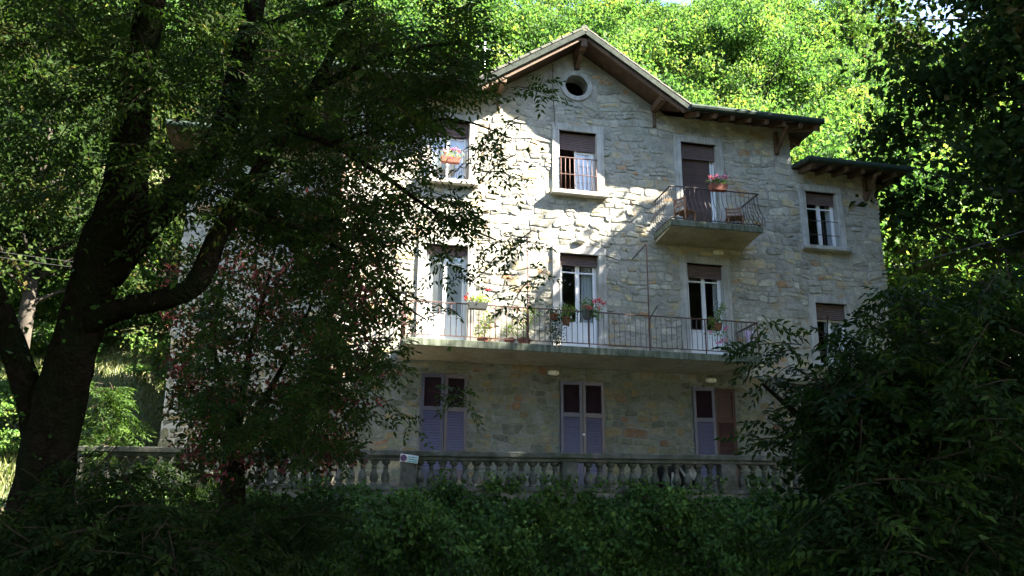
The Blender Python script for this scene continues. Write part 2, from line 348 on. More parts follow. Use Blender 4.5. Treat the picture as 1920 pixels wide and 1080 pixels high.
def pinnate_twig(LV, tw, P, D, length, nleaf, leaf_len, npair, lsize, rmean, droop=0.5):
    """a twig with alternate pinnate leaves; tw is the MB of the twigs"""
    D = D/np.linalg.norm(D); pts = []; p = np.array(P, float); d = D.copy(); k = 6
    for i in range(k+1):
        pts.append(p.copy()); p = p+d*length/k; d = d+np.array([0, 0, -droop/k])+rng.normal(size=3)*0.07; d /= np.linalg.norm(d)
    tw.tube(pts, [0.007*(1-0.8*i/k)+0.0012 for i in range(k+1)], n=3, cap=False)
    pts = np.array(pts)
    for j in range(nleaf):
        t = (0.15+0.85*(j+rng.uniform(0, 0.6))/nleaf)*k; i = min(int(t), k-1); b = pts[i]+(pts[i+1]-pts[i])*(t-i)
        ax = unit(pts[i+1]-pts[i]); side = np.cross(ax, [0, 0, 1.0]); side = unit(side)*(1 if j % 2 else -1)
        ld = unit(ax*0.55+side*0.8+np.array([0, 0, rng.uniform(-0.25, 0.3)])+rng.normal(size=3)*0.2)
        ll = leaf_len*rng.uniform(0.75, 1.2)
        up = unit(np.array([0, 0, 1.0])+rng.normal(size=3)*0.45)
        m = npair*2+1
        tt = np.concatenate([np.repeat((np.arange(npair)+1)/(npair+0.6), 2), [1.0]])
        sg = np.concatenate([np.tile([1.0, -1.0], npair), [0.0]])
        sd = unit(np.cross(ld, up)); nn = np.cross(sd, ld)
        droopv = np.array([0, 0, -1.0])
        base = b+ld*(tt*ll)[:, None]+droopv*((tt**2)*ll*rng.uniform(0.1, 0.5))[:, None]
        dd = unit(ld*np.where(sg == 0, 1.0, 0.55)[:, None]+sd*(sg*0.9)[:, None]+droopv*0.35+rng.normal(size=(m, 3))*0.16)
        NN = unit(nn+rng.normal(size=(m, 3))*0.3)
        L = lsize*rng.uniform(0.8, 1.15, m)*np.where(sg == 0, 1.1, 1.0)
        LV.add(leaf_arrays(base, dd, NN, L, L*0.40, fold=0.2, rnd=np.clip(rmean+rng.normal()*0.12+rng.normal(size=m)*0.1, 0, 1)))

# ------------------------------------------------------------------ the setting: ground, road, terrace
def ybal(x): return -2.4-0.154*(x+5.94)           # line of the balustrade
def sm(a, b, t):
    t = np.clip((t-a)/(b-a), 0, 1); return t*t*(3-2*t)
def ground_h(x, y):
    yb = ybal(x)
    z = -3.02+2.6*sm(0.6, 2.2, y-yb)
    left = sm(-9.6, -12.5, x)
    z = z+left*(0.35*sm(0, 3, y-yb)+0.38*np.clip(y-1.0, 0, 14))
    z = z+(1-left)*0.86*np.clip(y-10.5, 0, 90)+left*0.86*np.clip(y-15, 0, 90)*1.0
    z = z+1.3*np.exp(-(((x+10.2)/2.6)**2+((y+9.2)/3.0)**2))      # bank the old tree stands on
    z = z+0.9*np.exp(-(((x-3.5)/3.0)**2+((y+9.5)/2.6)**2))
    z = z+np.where(y > 10, 0.5*np.sin(x*0.23+1)*np.cos(y*0.19), 0)
    return z
gx = np.concatenate([np.linspace(-160, -40, 13)[:-1], np.linspace(-40, 50, 121), np.linspace(50, 160, 12)[1:]])
gy = np.concatenate([np.linspace(-160, -30, 12)[:-1], np.linspace(-30, 20, 81), np.linspace(20, 95, 40)[1:], np.linspace(95, 200, 6)[1:]])
GX, GY = np.meshgrid(gx, gy); GZ = ground_h(GX, GY)
V = np.stack([GX, GY, GZ], -1).reshape(-1, 3)
nx, ny = len(gx), len(gy)
i0 = (np.arange(ny-1)[:, None]*nx+np.arange(nx-1)[None, :]).ravel()
FQ = np.stack([i0, i0+1, i0+1+nx, i0+nx], 1)
g = link('ground', np_mesh('ground', V, FQ, 'earth')); g.data.polygons.foreach_set('use_smooth', [True]*len(g.data.polygons)); tag(g, 'wooded hillside ground with grass and earth', kind='structure')
road = MB()
road.add([(-60, -8.6, -2.995), (-60, -18.6, -2.995), (60, -36, -2.995), (60, -27, -2.995)], [(0, 1, 2, 3)])
tag(road.build('road', 'asphalt'), 'asphalt road below the retaining wall', kind='structure')
ter = MB()
xl, xr = -11.6, 9.6
ter.add([(xl, ybal(xl)-0.05, -0.1), (xr, ybal(xr)-0.05, -0.1), (xr, 0.3, -0.1), (xl, 0.3, -0.1)], [(0, 1, 2, 3)])
tag(ter.build('terrace', 'paving'), 'paved terrace in front of the house', kind='structure')
rw = MB()
n = 24
for i in range(n):
    a = xl+(xr-xl)*i/n; b = xl+(xr-xl)*(i+1)/n
    rw.add([(a, ybal(a)-0.22, -3.3), (b, ybal(b)-0.22, -3.3), (b, ybal(b)-0.1, -0.12), (a, ybal(a)-0.1, -0.12), (b, ybal(b)+0.3, -0.12), (a, ybal(a)+0.3, -0.12)], [(0, 1, 2, 3), (3, 2, 4, 5)])
tag(rw.build('retaining_wall', 'wall_stone'), 'old stone retaining wall under the balustrade, overgrown with ivy', 'wall')

# ------------------------------------------------------------------ the house
house = empty('stone_house', (0, 0, -0.1))
HO = (0, 0, 0.1)                                   # children are written in world coordinates, the parent stands at z = -0.1
def hp(o):
    o.parent = house; o.location = HO; return o
tag(house, 'three storey rubble stone house with central gable and balconies', 'house')
YW = 1.7                                           # the left wing stands back
X0, XM0, XM1, X1 = -9.63, -5.95, 6.05, 8.57
ZE, ZW, SL = 9.95, 8.85, 0.66                       # main eave, wing eave, gable slope
PK = 11.80
OP = {  # openings: x0, x1, z0, z1
 'C3': (-0.50, 0.50, 7.55, 9.25), 'L3': (-3.83, -2.84, 7.55, 9.20), 'R3': (2.84, 3.85, 6.64, 9.29),
 'L2': (-3.83, -2.81, 3.30, 5.88), 'C2': (-0.51, 0.49, 3.30, 5.90), 'R2': (2.85, 3.84, 3.30, 5.90),
 'W3': (6.38, 7.29, 6.63, 8.22), 'W2': (6.38, 7.29, 3.42, 5.08),
 'GL': (-3.83, -2.76, 0.28, 2.71), 'GC': (-0.53, 0.555, 0.28, 2.69), 'GR': (2.83, 3.93, 0.28, 2.69)}
RC = (-0.02, 10.58, 0.31)                           # round attic window
ZS = 3.05                                            # own greenish masonry below, with shade under the balcony painted in as darker colour
outline = [(XM0, ZS), (X1, ZS), (X1, 8.82), (XM1, 8.82), (XM1, 10.02), (2.46, 10.02), (0, PK-0.15), (-2.46, 10.02), (XM0, 10.02)]
outline_low = [(XM0, -0.15), (X1, -0.15), (X1, ZS), (XM0, ZS)]
def wall_sheet(name, loops, mat):
    bm = bmesh.new(); edges = []
    for lp in loops:
        vs = [bm.verts.new((x, 0, z)) for x, z in lp]
        edges += [bm.edges.new((vs[i], vs[(i+1) % len(vs)])) for i in range(len(vs))]
    bmesh.ops.triangle_fill(bm, use_beauty=True, use_dissolve=False, edges=edges)
    for lp in loops[1:]:
        vs = [bm.verts.new((x, 0.0, z)) for x, z in lp]; vb = [bm.verts.new((x, 0.38, z)) for x, z in lp]
        for i in range(len(lp)): bm.faces.new((vs[i], vs[(i+1) % len(lp)], vb[(i+1) % len(lp)], vb[i]))
    bmesh.ops.recalc_face_normals(bm, faces=bm.faces)
    me = bpy.data.meshes.new(name); bm.to_mesh(me); bm.free(); me.materials.append(MAT[mat])
    return hp(link(name, me))
loops = [outline]+[[(a, c), (b, c), (b, d), (a, d)] for k, (a, b, c, d) in OP.items() if k[0] != 'G']
loops.append([(RC[0]+RC[2]*math.cos(t), RC[1]+RC[2]*math.sin(t)) for t in np.linspace(0, 2*math.pi, 29)[:-1]])
front = wall_sheet('front_wall', loops, 'mortar')
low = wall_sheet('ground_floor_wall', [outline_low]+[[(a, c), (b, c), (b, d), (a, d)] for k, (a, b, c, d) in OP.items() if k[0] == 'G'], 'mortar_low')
wing = hp(MB().add([(X0, YW, -0.15), (XM0, YW, -0.15), (XM0, YW, 8.82), (X0, YW, 8.82)], [(0, 1, 2, 3)]).build('wing_wall', 'mortar'))
ob = MB()                                            # the other walls and floors, so the rooms are closed
ob.add([(X0, YW, -0.15), (X0, 9.5, -0.15), (X0, 9.5, 8.82), (X0, YW, 8.82)], [(0, 1, 2, 3)])
ob.add([(XM0, 0, -0.15), (XM0, YW, -0.15), (XM0, YW, 8.82), (XM0, 0, 8.82)], [(0, 1, 2, 3)])
ob.add([(X1, 0, -0.15), (X1, 9.5, -0.15), (X1, 9.5, 8.82), (X1, 0, 8.82)], [(3, 2, 1, 0)])
for xx in (XM0, XM1): ob.add([(xx, 0, 8.7), (xx, 9.5, 8.7), (xx, 9.5, 10.02), (xx, 0, 10.02)], [(0, 1, 2, 3)])
ob.add([(X0, 9.5, -0.15), (X1, 9.5, -0.15), (X1, 9.5, 10.02), (X0, 9.5, 10.02)], [(0, 1, 2, 3)])
hp(ob.build('side_wall', 'mortar'))
ib = MB()
ib.box(XM0+.4, XM1-.1, 3.2, 3.4, -0.1, 9.6); ib.box(XM1-.09, X1-.4, 3.2, 3.4, -0.1, 8.7)
for z in (0.1, 3.0, 6.35, 8.7, 9.6):
    xe = XM1-.02 if z > 9 else X1-.02; xs_ = XM1+.02 if z == 8.7 else XM0+.02
    ib.add([(xs_, 0.02, z), (xe, 0.02, z), (xe, 9.4, z), (xs_, 9.4, z)], [(0, 1, 2, 3)])
for x in (-5.5, -1.7, 1.7, 5.9): ib.add([(x, 0.02, 0), (x, 3.2, 0), (x, 3.2, 9.6), (x, 0.02, 9.6)], [(0, 1, 2, 3)])
hp(ib.build('interior_wall', 'plaster'))

# rubble stones: rectangles in uneven courses, cut round the openings, then warped
SUR = 0.19
cut = []
for k, (a, b, c, d) in OP.items():
    s = 0.0 if k[0] == 'G' else SUR-0.035
    cut.append((a-s, b+s, c-(0.12 if k in ('C3', 'L3', 'W3', 'W2') else 0), d+s))
rects = []
def lay(x0, x1, z0, z1, hmin, hmax, seed):
    rg = np.random.default_rng(seed); z = z0; out = []
    while z < z1-0.08:
        h = min(rg.uniform(hmin, hmax), z1-z); x = x0-rg.uniform(0, 0.3)
        while x < x1:
            ww = h*rg.uniform(0.9, 2.7)
            ww = min(max(ww, 0.14), 0.75)
            if x+ww > x1-0.12: ww = x1-x
            a, b = max(x, x0), min(x+ww, x1)
            if b-a > 0.06:
                q = rg.random()
                if q < 0.2 and h > 0.2:
                    m = rg.uniform(0.35, 0.65); out += [(a, b, z, z+h*m), (a, b, z+h*m, z+h)]
                elif q < 0.3 and h > 0.22 and b-a > 0.4:
                    m = a+(b-a)*rg.uniform(0.3, 0.7); t = rg.uniform(0.35, 0.65); out += [(a, m, z, z+h), (m, b, z, z+h*t), (m, b, z+h*t, z+h)]
                else: out.append((a, b, z, z+h))
            x += ww
        z += h
    return out
def subtract(rs, c):
    out = []
    for (a, b, z, w_) in rs:
        if b <= c[0] or a >= c[1] or w_ <= c[2] or z >= c[3]: out.append((a, b, z, w_)); continue
        if z < c[2]: out.append((a, b, z, c[2])); z2 = c[2]
        else: z2 = z
        if w_ > c[3]: out.append((a, b, c[3], w_)); w2 = c[3]
        else: w2 = w_
        if a < c[0]: out.append((a, c[0], z2, w2))
        if b > c[1]: out.append((c[1], b, z2, w2))
    return [r for r in out if r[1]-r[0] > 0.07 and r[3]-r[2] > 0.06]
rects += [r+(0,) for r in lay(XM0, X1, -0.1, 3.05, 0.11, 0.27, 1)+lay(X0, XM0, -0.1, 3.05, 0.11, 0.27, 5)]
up = lay(XM0, X1, 3.05, 8.8, 0.09, 0.24, 2)+lay(X0, XM0, 3.05, 8.8, .1, .28, 6)+lay(XM0, XM1, 8.8, 9.98, 0.09, 0.24, 3)+lay(-2.4, 2.4, 9.98, 11.6, 0.10, 0.25, 4)
up = [r for r in up if not (r[3] > 9.98 and max(abs(r[0]), abs(r[1]))*SL > PK-0.17-r[3])]
up = [r for r in up if not (math.hypot((r[0]+r[1])/2-RC[0], (r[2]+r[3])/2-RC[1]) < RC[2]+0.14+0.5*min(r[1]-r[0], r[3]-r[2]))]
rects += [r+(1,) for r in up]
bare = [(r[:4], r[4]) for r in rects]
R0 = [r for r, f in bare if f == 0]; R1 = [r for r, f in bare if f == 1]
for c in cut: R0 = subtract(R0, c); R1 = subtract(R1, c)
R0 = subtract(R0, (-4.41, 4.15, 3.0, 3.06)); R1 = subtract(R1, (-4.41, 4.15, 3.04, 3.26)); R1 = subtract(R1, (2.0, 4.45, 6.36, 6.62))
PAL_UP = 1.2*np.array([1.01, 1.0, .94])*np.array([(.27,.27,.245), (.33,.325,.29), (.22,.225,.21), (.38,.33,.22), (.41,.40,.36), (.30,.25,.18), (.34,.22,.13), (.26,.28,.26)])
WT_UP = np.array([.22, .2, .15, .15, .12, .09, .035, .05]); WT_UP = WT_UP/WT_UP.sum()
PAL_DN = .86*np.array([(.15,.165,.115), (.19,.185,.12), (.21,.17,.095), (.12,.13,.10), (.25,.22,.15), (.20,.12,.07), (.17,.19,.15)])  # ground-storey greens and browns, lowered further for the shade beneath the balcony
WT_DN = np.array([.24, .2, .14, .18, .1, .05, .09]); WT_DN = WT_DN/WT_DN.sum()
def warp(x, z):
    dx = 0.040*math.sin(x*1.9+z*2.7+1)+0.03*math.sin(z*6.1+x*3.3)
    dz = 0.04*math.sin(x*1.3-z*0.8)+0.034*math.sin(x*3.7+z*1.9+2)+.018*math.sin(x*8.1-z*5)
    return x+dx, z+dz
def stone(r, upper):
    a, b, c, d = r; g = 0.011; a += g; b -= g; c += g; d -= g
    h = min(b-a, d-c); ch = [h*random.uniform(0.08, 0.36 if not upper else 0.38) for _ in range(8)]
    ring = [(a+ch[0], c), (b-ch[1], c), (b, c+ch[2]), (b, d-ch[3]), (b-ch[4], d), (a+ch[5], d), (a, d-ch[6]), (a, c+ch[7])]
    j = 0.021 if upper else 0.012
    ro = random.gauss(0, .048) if upper else random.gauss(0, .02); mx_, mz_ = (a+b)/2, (c+d)/2
    ring = [(mx_+(x-mx_)*math.cos(ro)-(z-mz_)*math.sin(ro), mz_+(x-mx_)*math.sin(ro)+(z-mz_)*math.cos(ro)) for x, z in ring]
    ring = [warp(x+random.uniform(-j, j), z+random.uniform(-j, j)) for x, z in ring]
    cx = sum(p[0] for p in ring)/8; cz = sum(p[1] for p in ring)/8
    p = random.uniform(-0.004, 0.028)*(1 if upper else 0.7); tx, tz = random.uniform(-.035, .035), random.uniform(-.035, .035)
    if upper and random.random() < 0.06: p += 0.018
    vs = [(x, 0.004, z) for x, z in ring]
    for f, q in ((0.95, 0.72), (0.62, 1.0)):
        for x, z in ring:
            xx = cx+(x-cx)*f+random.uniform(-.006, .006); zz = cz+(z-cz)*f+random.uniform(-.006, .006)
            vs.append((xx, -p*q*random.uniform(0.8, 1.15)+tx*(xx-cx)+tz*(zz-cz), zz))
    vs.append((cx, -p*random.uniform(0.8, 1.2), cz))
    fs = []
    for k in range(2):
        for i in range(8):
            i2 = (i+1) % 8; fs.append((k*8+i, k*8+i2, k*8+8+i2)); fs.append((k*8+i, k*8+8+i2, k*8+8+i))
    for i in range(8): fs.append((16+i, 16+(i+1) % 8, 24))
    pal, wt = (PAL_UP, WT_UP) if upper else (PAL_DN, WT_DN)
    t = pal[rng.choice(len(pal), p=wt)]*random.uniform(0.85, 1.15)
    return vs, fs, t
def tint_mesh(name, V, Fc, T, mat='stone'):
    me = bpy.data.meshes.new(name); me.from_pydata(V, [], Fc)
    a = me.attributes.new('tint', 'FLOAT_COLOR', 'FACE')
    a.data.foreach_set('color', np.concatenate([np.asarray(T, np.float32), np.ones((len(Fc), 1), np.float32)], 1).ravel())
    me.materials.append(MAT[mat]); me.update(); return me
allst = [(r, 0) for r in R0]+[(r, 1) for r in R1]
def shown(r):        # size in view, weighted to the part of the facade that stands clear of the trees
    x = (r[0]+r[1])/2; z = (r[2]+r[3])/2
    clear = 1.0 if (-1.9 < x < 8.3 and z > 3.3) or (-2.4 < x < 2.7 and 0.9 < z < 3.0) else 0.3
    return (r[1]-r[0])*(r[3]-r[2])*clear
allst.sort(key=lambda q: -shown(q[0]))
piles = {}; singles = 0
for i, (r, f) in enumerate(allst):
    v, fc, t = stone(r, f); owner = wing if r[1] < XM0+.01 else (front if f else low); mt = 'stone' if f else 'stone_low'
    if owner is wing: v = [(p_[0], p_[1]+YW, p_[2]) for p_ in v]
    elif singles < 300:
        link('stone', tint_mesh('stone', v, fc, [t]*len(fc), mt), owner); singles += 1; continue
    bv, bf, bt = piles.setdefault((owner.name, mt), ([], [], []))
    o = len(bv); bv += v; bf += [tuple(k+o for k in q) for q in fc]; bt += [t]*len(fc)
for (ow, mt), (bv, bf, bt) in piles.items():
    o = link('rubble_stones', tint_mesh('rubble_stones', bv, bf, bt, mt), bpy.data.objects[ow]); o['kind'] = 'stuff'

# window and door surrounds, sills
for k, (a, b, c, d) in OP.items():
    if k[0] == 'G':
        m = MB().box(a-0.05, b+0.05, -0.10, 0.30, c-0.2, c-0.002); hp(m.build('threshold', 'old_stone', bevel=0.01)); continue
    m = MB(); y0 = -0.045
    m.box(a-SUR, a+0.001, y0, 0.16, c, d); m.box(b-0.001, b+SUR, y0, 0.16, c, d); m.box(a-SUR, b+SUR, y0-0.003, 0.16, d, d+SUR)
    hp(m.build('window_surround', 'surround', bevel=0.008))
    if k in ('C3', 'L3', 'W3', 'W2'):
        m = MB().box(a-0.24, b+0.24, -0.19, 0.2, c-0.11, c); hp(m.build('window_sill', 'surround', bevel=0.012))
m = MB()
for i in range(28):
    t0, t1 = 2*math.pi*i/28, 2*math.pi*(i+1)/28
    vs = []
    for t in (t0, t1):
        for (r_, y) in ((RC[2]-0.004, -0.05), (RC[2]+0.12, -0.05), (RC[2]+0.13, 0.02), (RC[2]-0.004, 0.2)):
            vs.append((RC[0]+r_*math.cos(t), y, RC[1]+r_*math.sin(t)))
    m.add(vs, [(0, 1, 5, 4), (1, 2, 6, 5), (3, 0, 4, 7)])
hp(m.build('round_window_surround', 'surround'))

# white casements and balcony doors
def casement(k, z_top, leaves=((0, 1),), panel=0.0, transom=True, curtain=None, ajar=None):
    """white timber frame, panes and curtains behind the stone opening"""
    a, b, c, d = OP[k]; y = 0.17; t = 0.05
    win = hp(empty('window'))
    f = MB(); f.box(a+.001, a+t, y, y+.07, c, z_top); f.box(b-t, b-.001, y, y+.07, c, z_top); f.box(a+t, b-t, y, y+.07, z_top-t, z_top)
    f.box(a+t, b-t, y, y+.07, c+.001, c+0.04)
    f.build('frame', 'white_paint', win, bevel=0.004)
    xm = (a+b)/2
    for (l0, l1) in ((a+t, xm-.001), (xm+.001, b-t)):
        s = MB(); yy = y-0.012; w_ = 0.052; z0 = c+0.042; z1 = z_top-t-.002
        s.box(l0, l0+w_, yy, yy+.05, z0, z1); s.box(l1-w_, l1, yy, yy+.05, z0, z1)
        s.box(l0+w_, l1-w_, yy, yy+.05, z1-w_, z1); s.box(l0+w_, l1-w_, yy, yy+.05, z0, z0+w_)
        zb = z0+w_
        if panel:
            s.box(l0+w_, l1-w_, yy+.012, yy+.035, zb, z0+panel); s.box(l0+w_, l1-w_, yy, yy+.05, z0+panel, z0+panel+w_); zb = z0+panel+w_
            s.box(l0+w_+.05, l1-w_-.05, yy+.004, yy+.02, zb-panel+.04, zb-w_-.04)
        zt = z1-w_
        if transom: s.box(l0+w_, l1-w_, yy, yy+.05, z1-0.38, z1-0.345)
        s.build('sash', 'white_paint', win, bevel=0.004)
        g_ = MB(); g_.add([(l0+w_-.005, yy+.026, zb-.005), (l1-w_+.005, yy+.026, zb-.005), (l1-w_+.005, yy+.026, zt+.005), (l0+w_-.005, yy+.026, zt+.005)], [(0, 1, 2, 3)])
        g_.build('pane', 'glass', win)
    if curtain:
        for (c0, c1) in curtain:
            q = MB(); n_ = 26; vs = []
            for i in range(n_+1):
                x = a+(b-a)*(c0+(c1-c0)*i/n_); yy = y+0.085+0.018*math.sin(i*1.25)
                vs += [(x, yy, c+0.1), (x+0.004*math.sin(i), yy, z_top-0.03)]
            q.add(vs, [(2*i, 2*i+2, 2*i+3, 2*i+1) for i in range(n_)])
            q.build('curtain', 'curtain', win, smooth=True)
    return win
def roller(k, z_low, y=0.10):
    a, b, c, d = OP[k]; m = MB(); n_ = max(2, int((d-z_low)/0.05)); h = (d-z_low)/n_
    for i in range(n_):
        z = z_low+i*h
        m.add([(a+.002, y+.012, z), (b-.002, y+.012, z), (b-.002, y-.004, z+h*.5), (a+.002, y-.004, z+h*.5), (b-.002, y+.012, z+h), (a+.002, y+.012, z+h)], [(0, 1, 2, 3), (3, 2, 4, 5)])
    m.box(a+.002, b-.002, y-.004, y+.03, z_low-.03, z_low)
    return hp(m.build('roller_shutter', 'roller'))
roller('C3', 8.80); roller('R3', 8.90); roller('L3', 8.85); roller('L2', 5.70); roller('C2', 5.66); roller('R2', 5.58); roller('W3', 7.92); roller('W2', 4.70)
casement('L2', 5.88, panel=0.80, curtain=((0.02, 0.98),))
casement('C2', 5.88, panel=0.80, curtain=((0.62, 0.98),))
casement('R2', 5.88, panel=0.80, curtain=((0.80, 0.98),))
casement('W3', 8.2, curtain=((0.78, 0.98),))
casement('W2', 5.06, curtain=((0.40, 0.98), (0.02, 0.14)))
casement('L3', 9.18, curtain=((0.02, 0.98),))
# C3: left leaf swung in, right half closed by the white leaf with its curtain
a, b, c, d = OP['C3']
win = hp(empty('window'))
f = MB(); f.box(a+.001, a+.05, .17, .24, c, 9.2); f.box(b-.05, b-.001, .17, .24, c, 9.2); f.box(a+.05, b-.05, .17, .24, c+.001, c+.05); f.build('frame', 'white_paint', win, bevel=.004)
s = MB(); s.box(-.045, .01, .155, .205, c+.05, 9.2); s.box(.40, .45, .155, .205, c+.05, 9.2); s.box(.01, .40, .155, .205, c+.05, c+.11); s.box(.01, .40, .155, .205, 8.70, 8.76); s.build('sash', 'white_paint', win, bevel=.004)
MB().add([(.005, .18, c+.1), (.405, .18, c+.1), (.405, .18, 8.72), (.005, .18, 8.72)], [(0, 1, 2, 3)]).build('pane', 'glass', win)
q = MB(); vs = []
for i in range(25):
    x = .0+.44*i/24; yy = .29+.022*math.sin(i*1.4)
    vs += [(x+0.05*(1-i/24.0), yy, c+.05), (x, yy, 9.1)]
q.add(vs, [(2*i, 2*i+2, 2*i+3, 2*i+1) for i in range(24)]); q.build('curtain', 'curtain', win, smooth=True)
s = MB(); s.bar((-.45, .22, (c+9.2)/2), (-.43, .66, (c+9.2)/2), .04, 9.2-c-.06, 0); s.build('sash', 'white_paint', win)
# R3: balcony door, brown inner blind with a white leaf on the right
a, b, c, d = OP['R3']
dr = hp(empty('door'))
f = MB(); f.box(a+.001, a+.04, .17, .24, c, 9.25); f.box(b-.05, b-.001, .17, .24, c, 9.25); f.build('frame', 'white_paint', dr, bevel=.004)
q = MB().box(a+.041, b-.14, .19, .23, c+.01, 9.25)
for i in range(11): q.box(a+.041, b-.14, .183, .19, c+.05+i*.22, c+.056+i*.22)
q.build('blind', 'door_wood', dr)
q = MB().bar((b-.09, .19, (c+9.2)/2), (b-.075, .5, (c+9.2)/2), .045, 9.2-c-.05); q.build('door_leaf', 'white_paint', dr)
# plum louvred shutters of the ground floor doors
def shutter_leaf(x0, x1, z0, z1, hinge_left, ang, red=False, name='shutter'):
    wl = x1-x0; rt = hp(empty('shutter')); piv = x0 if hinge_left else x1
    rt.location = (piv, -0.01, 0.1); rt.rotation_euler = (0, 0, ang)
    sx = 1 if hinge_left else -1
    def bx(m, u0, u1, y0, y1, a, b):
        u0, u1 = sorted((sx*u0, sx*u1)); m.box(u0, u1, y0, y1, a, b)
    m = MB(); st = 0.075; zm = z0+(z1-z0)*0.665
    bx(m, 0.002, st, -.045, 0, z0, z1); bx(m, wl-st, wl-.002, -.045, 0, z0, z1)
    bx(m, st, wl-st, -.043, 0, z1-.09, z1); bx(m, st, wl-st, -.043, 0, zm-.05, zm+.05); bx(m, st, wl-st, -.043, 0, z0, z0+.26)
    bx(m, st, wl-st, -.012, -.008, z0+.26, zm-.05)
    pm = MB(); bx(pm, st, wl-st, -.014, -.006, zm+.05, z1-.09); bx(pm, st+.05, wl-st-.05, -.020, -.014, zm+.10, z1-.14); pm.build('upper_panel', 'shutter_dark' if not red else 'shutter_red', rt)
    m.build('shutter_frame', 'shutter_red' if red else ('shutter_skylit' if hinge_left else 'shutter'), rt, bevel=.004)
    s = MB()
    for (za, zb, tilt) in ((z0+.262, zm-.052, 1),):
        k = int((zb-za)/.06)
        for i in range(k):
            z = za+(i+.5)*(zb-za)/k; h = .026
            u0, u1 = sorted((sx*st, sx*(wl-st)))
            yo, zi = (-.040, z-h) if tilt > 0 else (-.040, z+h)
            yi, zo = (-.014, z+h) if tilt > 0 else (-.014, z-h)
            s.add([(u0, yo, zi), (u1, yo, zi), (u1, yi, zo), (u0, yi, zo), (u0, yo, zi-.006), (u1, yo, zi-.006), (u1, yi, zo-.006), (u0, yi, zo-.006)], [(0, 1, 2, 3), (7, 6, 5, 4), (0, 4, 5, 1)])
    o = s.build('louvre_slats', 'shutter_red' if red else 'slat', rt); o['kind'] = 'stuff'
    return rt
for k, la in (('GL', -0.10), ('GC', -0.06), ('GR', -0.12)):
    a, b, c, d = OP[k]; xm = (a+b)/2
    shutter_leaf(a, xm-.004, c, d, True, la)
    r_ = shutter_leaf(xm+.004, b, c, d, False, 0.02, red=(k == 'GR'))
    if k == 'GR': r_['label'] = 'red brown shutter leaf beside the dark bush'
kn = MB(); kn.lathe([(0.0, 0), (.028, .004), (.03, .02), (.018, .035), (0, .04)], 10); o = kn.build('door_knob', 'white_paint', house); o.location = (0.02, -.075, 1.42+.1); o.rotation_euler = (R(90), 0, 0)

# balconies
s = MB().box(-4.41, 4.15, -1.2, -0.001, 3.10, 3.27); hp(s.build('balcony_slab', 'concrete', bevel=.012))
s = MB(); s.add([(-4.39, -1.17, 3.097), (4.13, -1.17, 3.097), (4.13, -0.002, 3.02), (-4.39, -0.002, 3.02), (-4.39, -1.17, 3.12), (4.13, -1.17, 3.12), (4.13, -.002, 3.12), (-4.39, -.002, 3.12)], [(3, 2, 1, 0), (0, 1, 5, 4), (1, 2, 6, 5), (3, 0, 4, 7)])
hp(s.build('balcony_soffit', 'soffit_plaster'))
s = MB().box(2.0, 4.45, -1.12, -0.001, 6.46, 6.62); hp(s.build('balcony_slab', 'concrete', bevel=.012))
s = MB(); s.add([(2.03, -1.08, 6.457), (4.42, -1.08, 6.457), (4.42, -0.002, 6.36), (2.03, -0.002, 6.36), (2.03, -1.08, 6.48), (4.42, -1.08, 6.48), (4.42, -.002, 6.48), (2.03, -.002, 6.48)], [(3, 2, 1, 0), (0, 1, 5, 4), (1, 2, 6, 5), (3, 0, 4, 7)])
hp(s.build('balcony_soffit', 'soffit_plaster'))
def bar_mesh(prof, r, mat):
    m = MB().tube(prof, r, n=5); me = m.mesh('bar'); me.materials.append(MAT[mat]); me.polygons.foreach_set('use_smooth', [True]*len(me.polygons)); return me
# long balcony railing: straight bars with a curl at the foot
rl = MB(); yb_ = -1.13; zt, zb = 4.12, 3.36
rl.bar((-4.36, yb_, zt), (4.10, yb_, zt), .04, .022); rl.bar((-4.36, yb_, zb), (4.10, yb_, zb), .028, .018)
for x in (-4.36, 4.10):
    rl.bar((x, yb_, zt), (x, -.01, zt), .04, .022); rl.bar((x, yb_, zb), (x, -.01, zb), .028, .018)
for x in (-4.36, -2.9, -1.6, -.13, 1.34, 2.75, 4.10): rl.bar((x, yb_, 3.26), (x, yb_, zt), .026, .026)
railing = hp(rl.build('balcony_railing', 'rust'))
foot = [(0, 0, .76), (0, 0, .06), (-.004, -.018, .025), (-.008, -.012, 0.0)]
bme = bar_mesh(foot, .0085, 'iron'); bme2 = bar_mesh([(0, 0, .76), (0, 0, 0)], .0085, 'rust')  # dark iron for bars in shade, redder for sunlit ones: light put into colour
xs = np.arange(-4.25, 4.05, .128)
for i, x in enumerate(xs):
    o = link('bar', bme2 if x < -1.0 else bme, railing); o.location = (x, yb_, zb)
for x in (-4.36, 4.10):
    for y in np.arange(-1.0, -.1, .128):
        o = link('bar', bme2 if x < 0 else bme, railing); o.location = (x, y, zb)
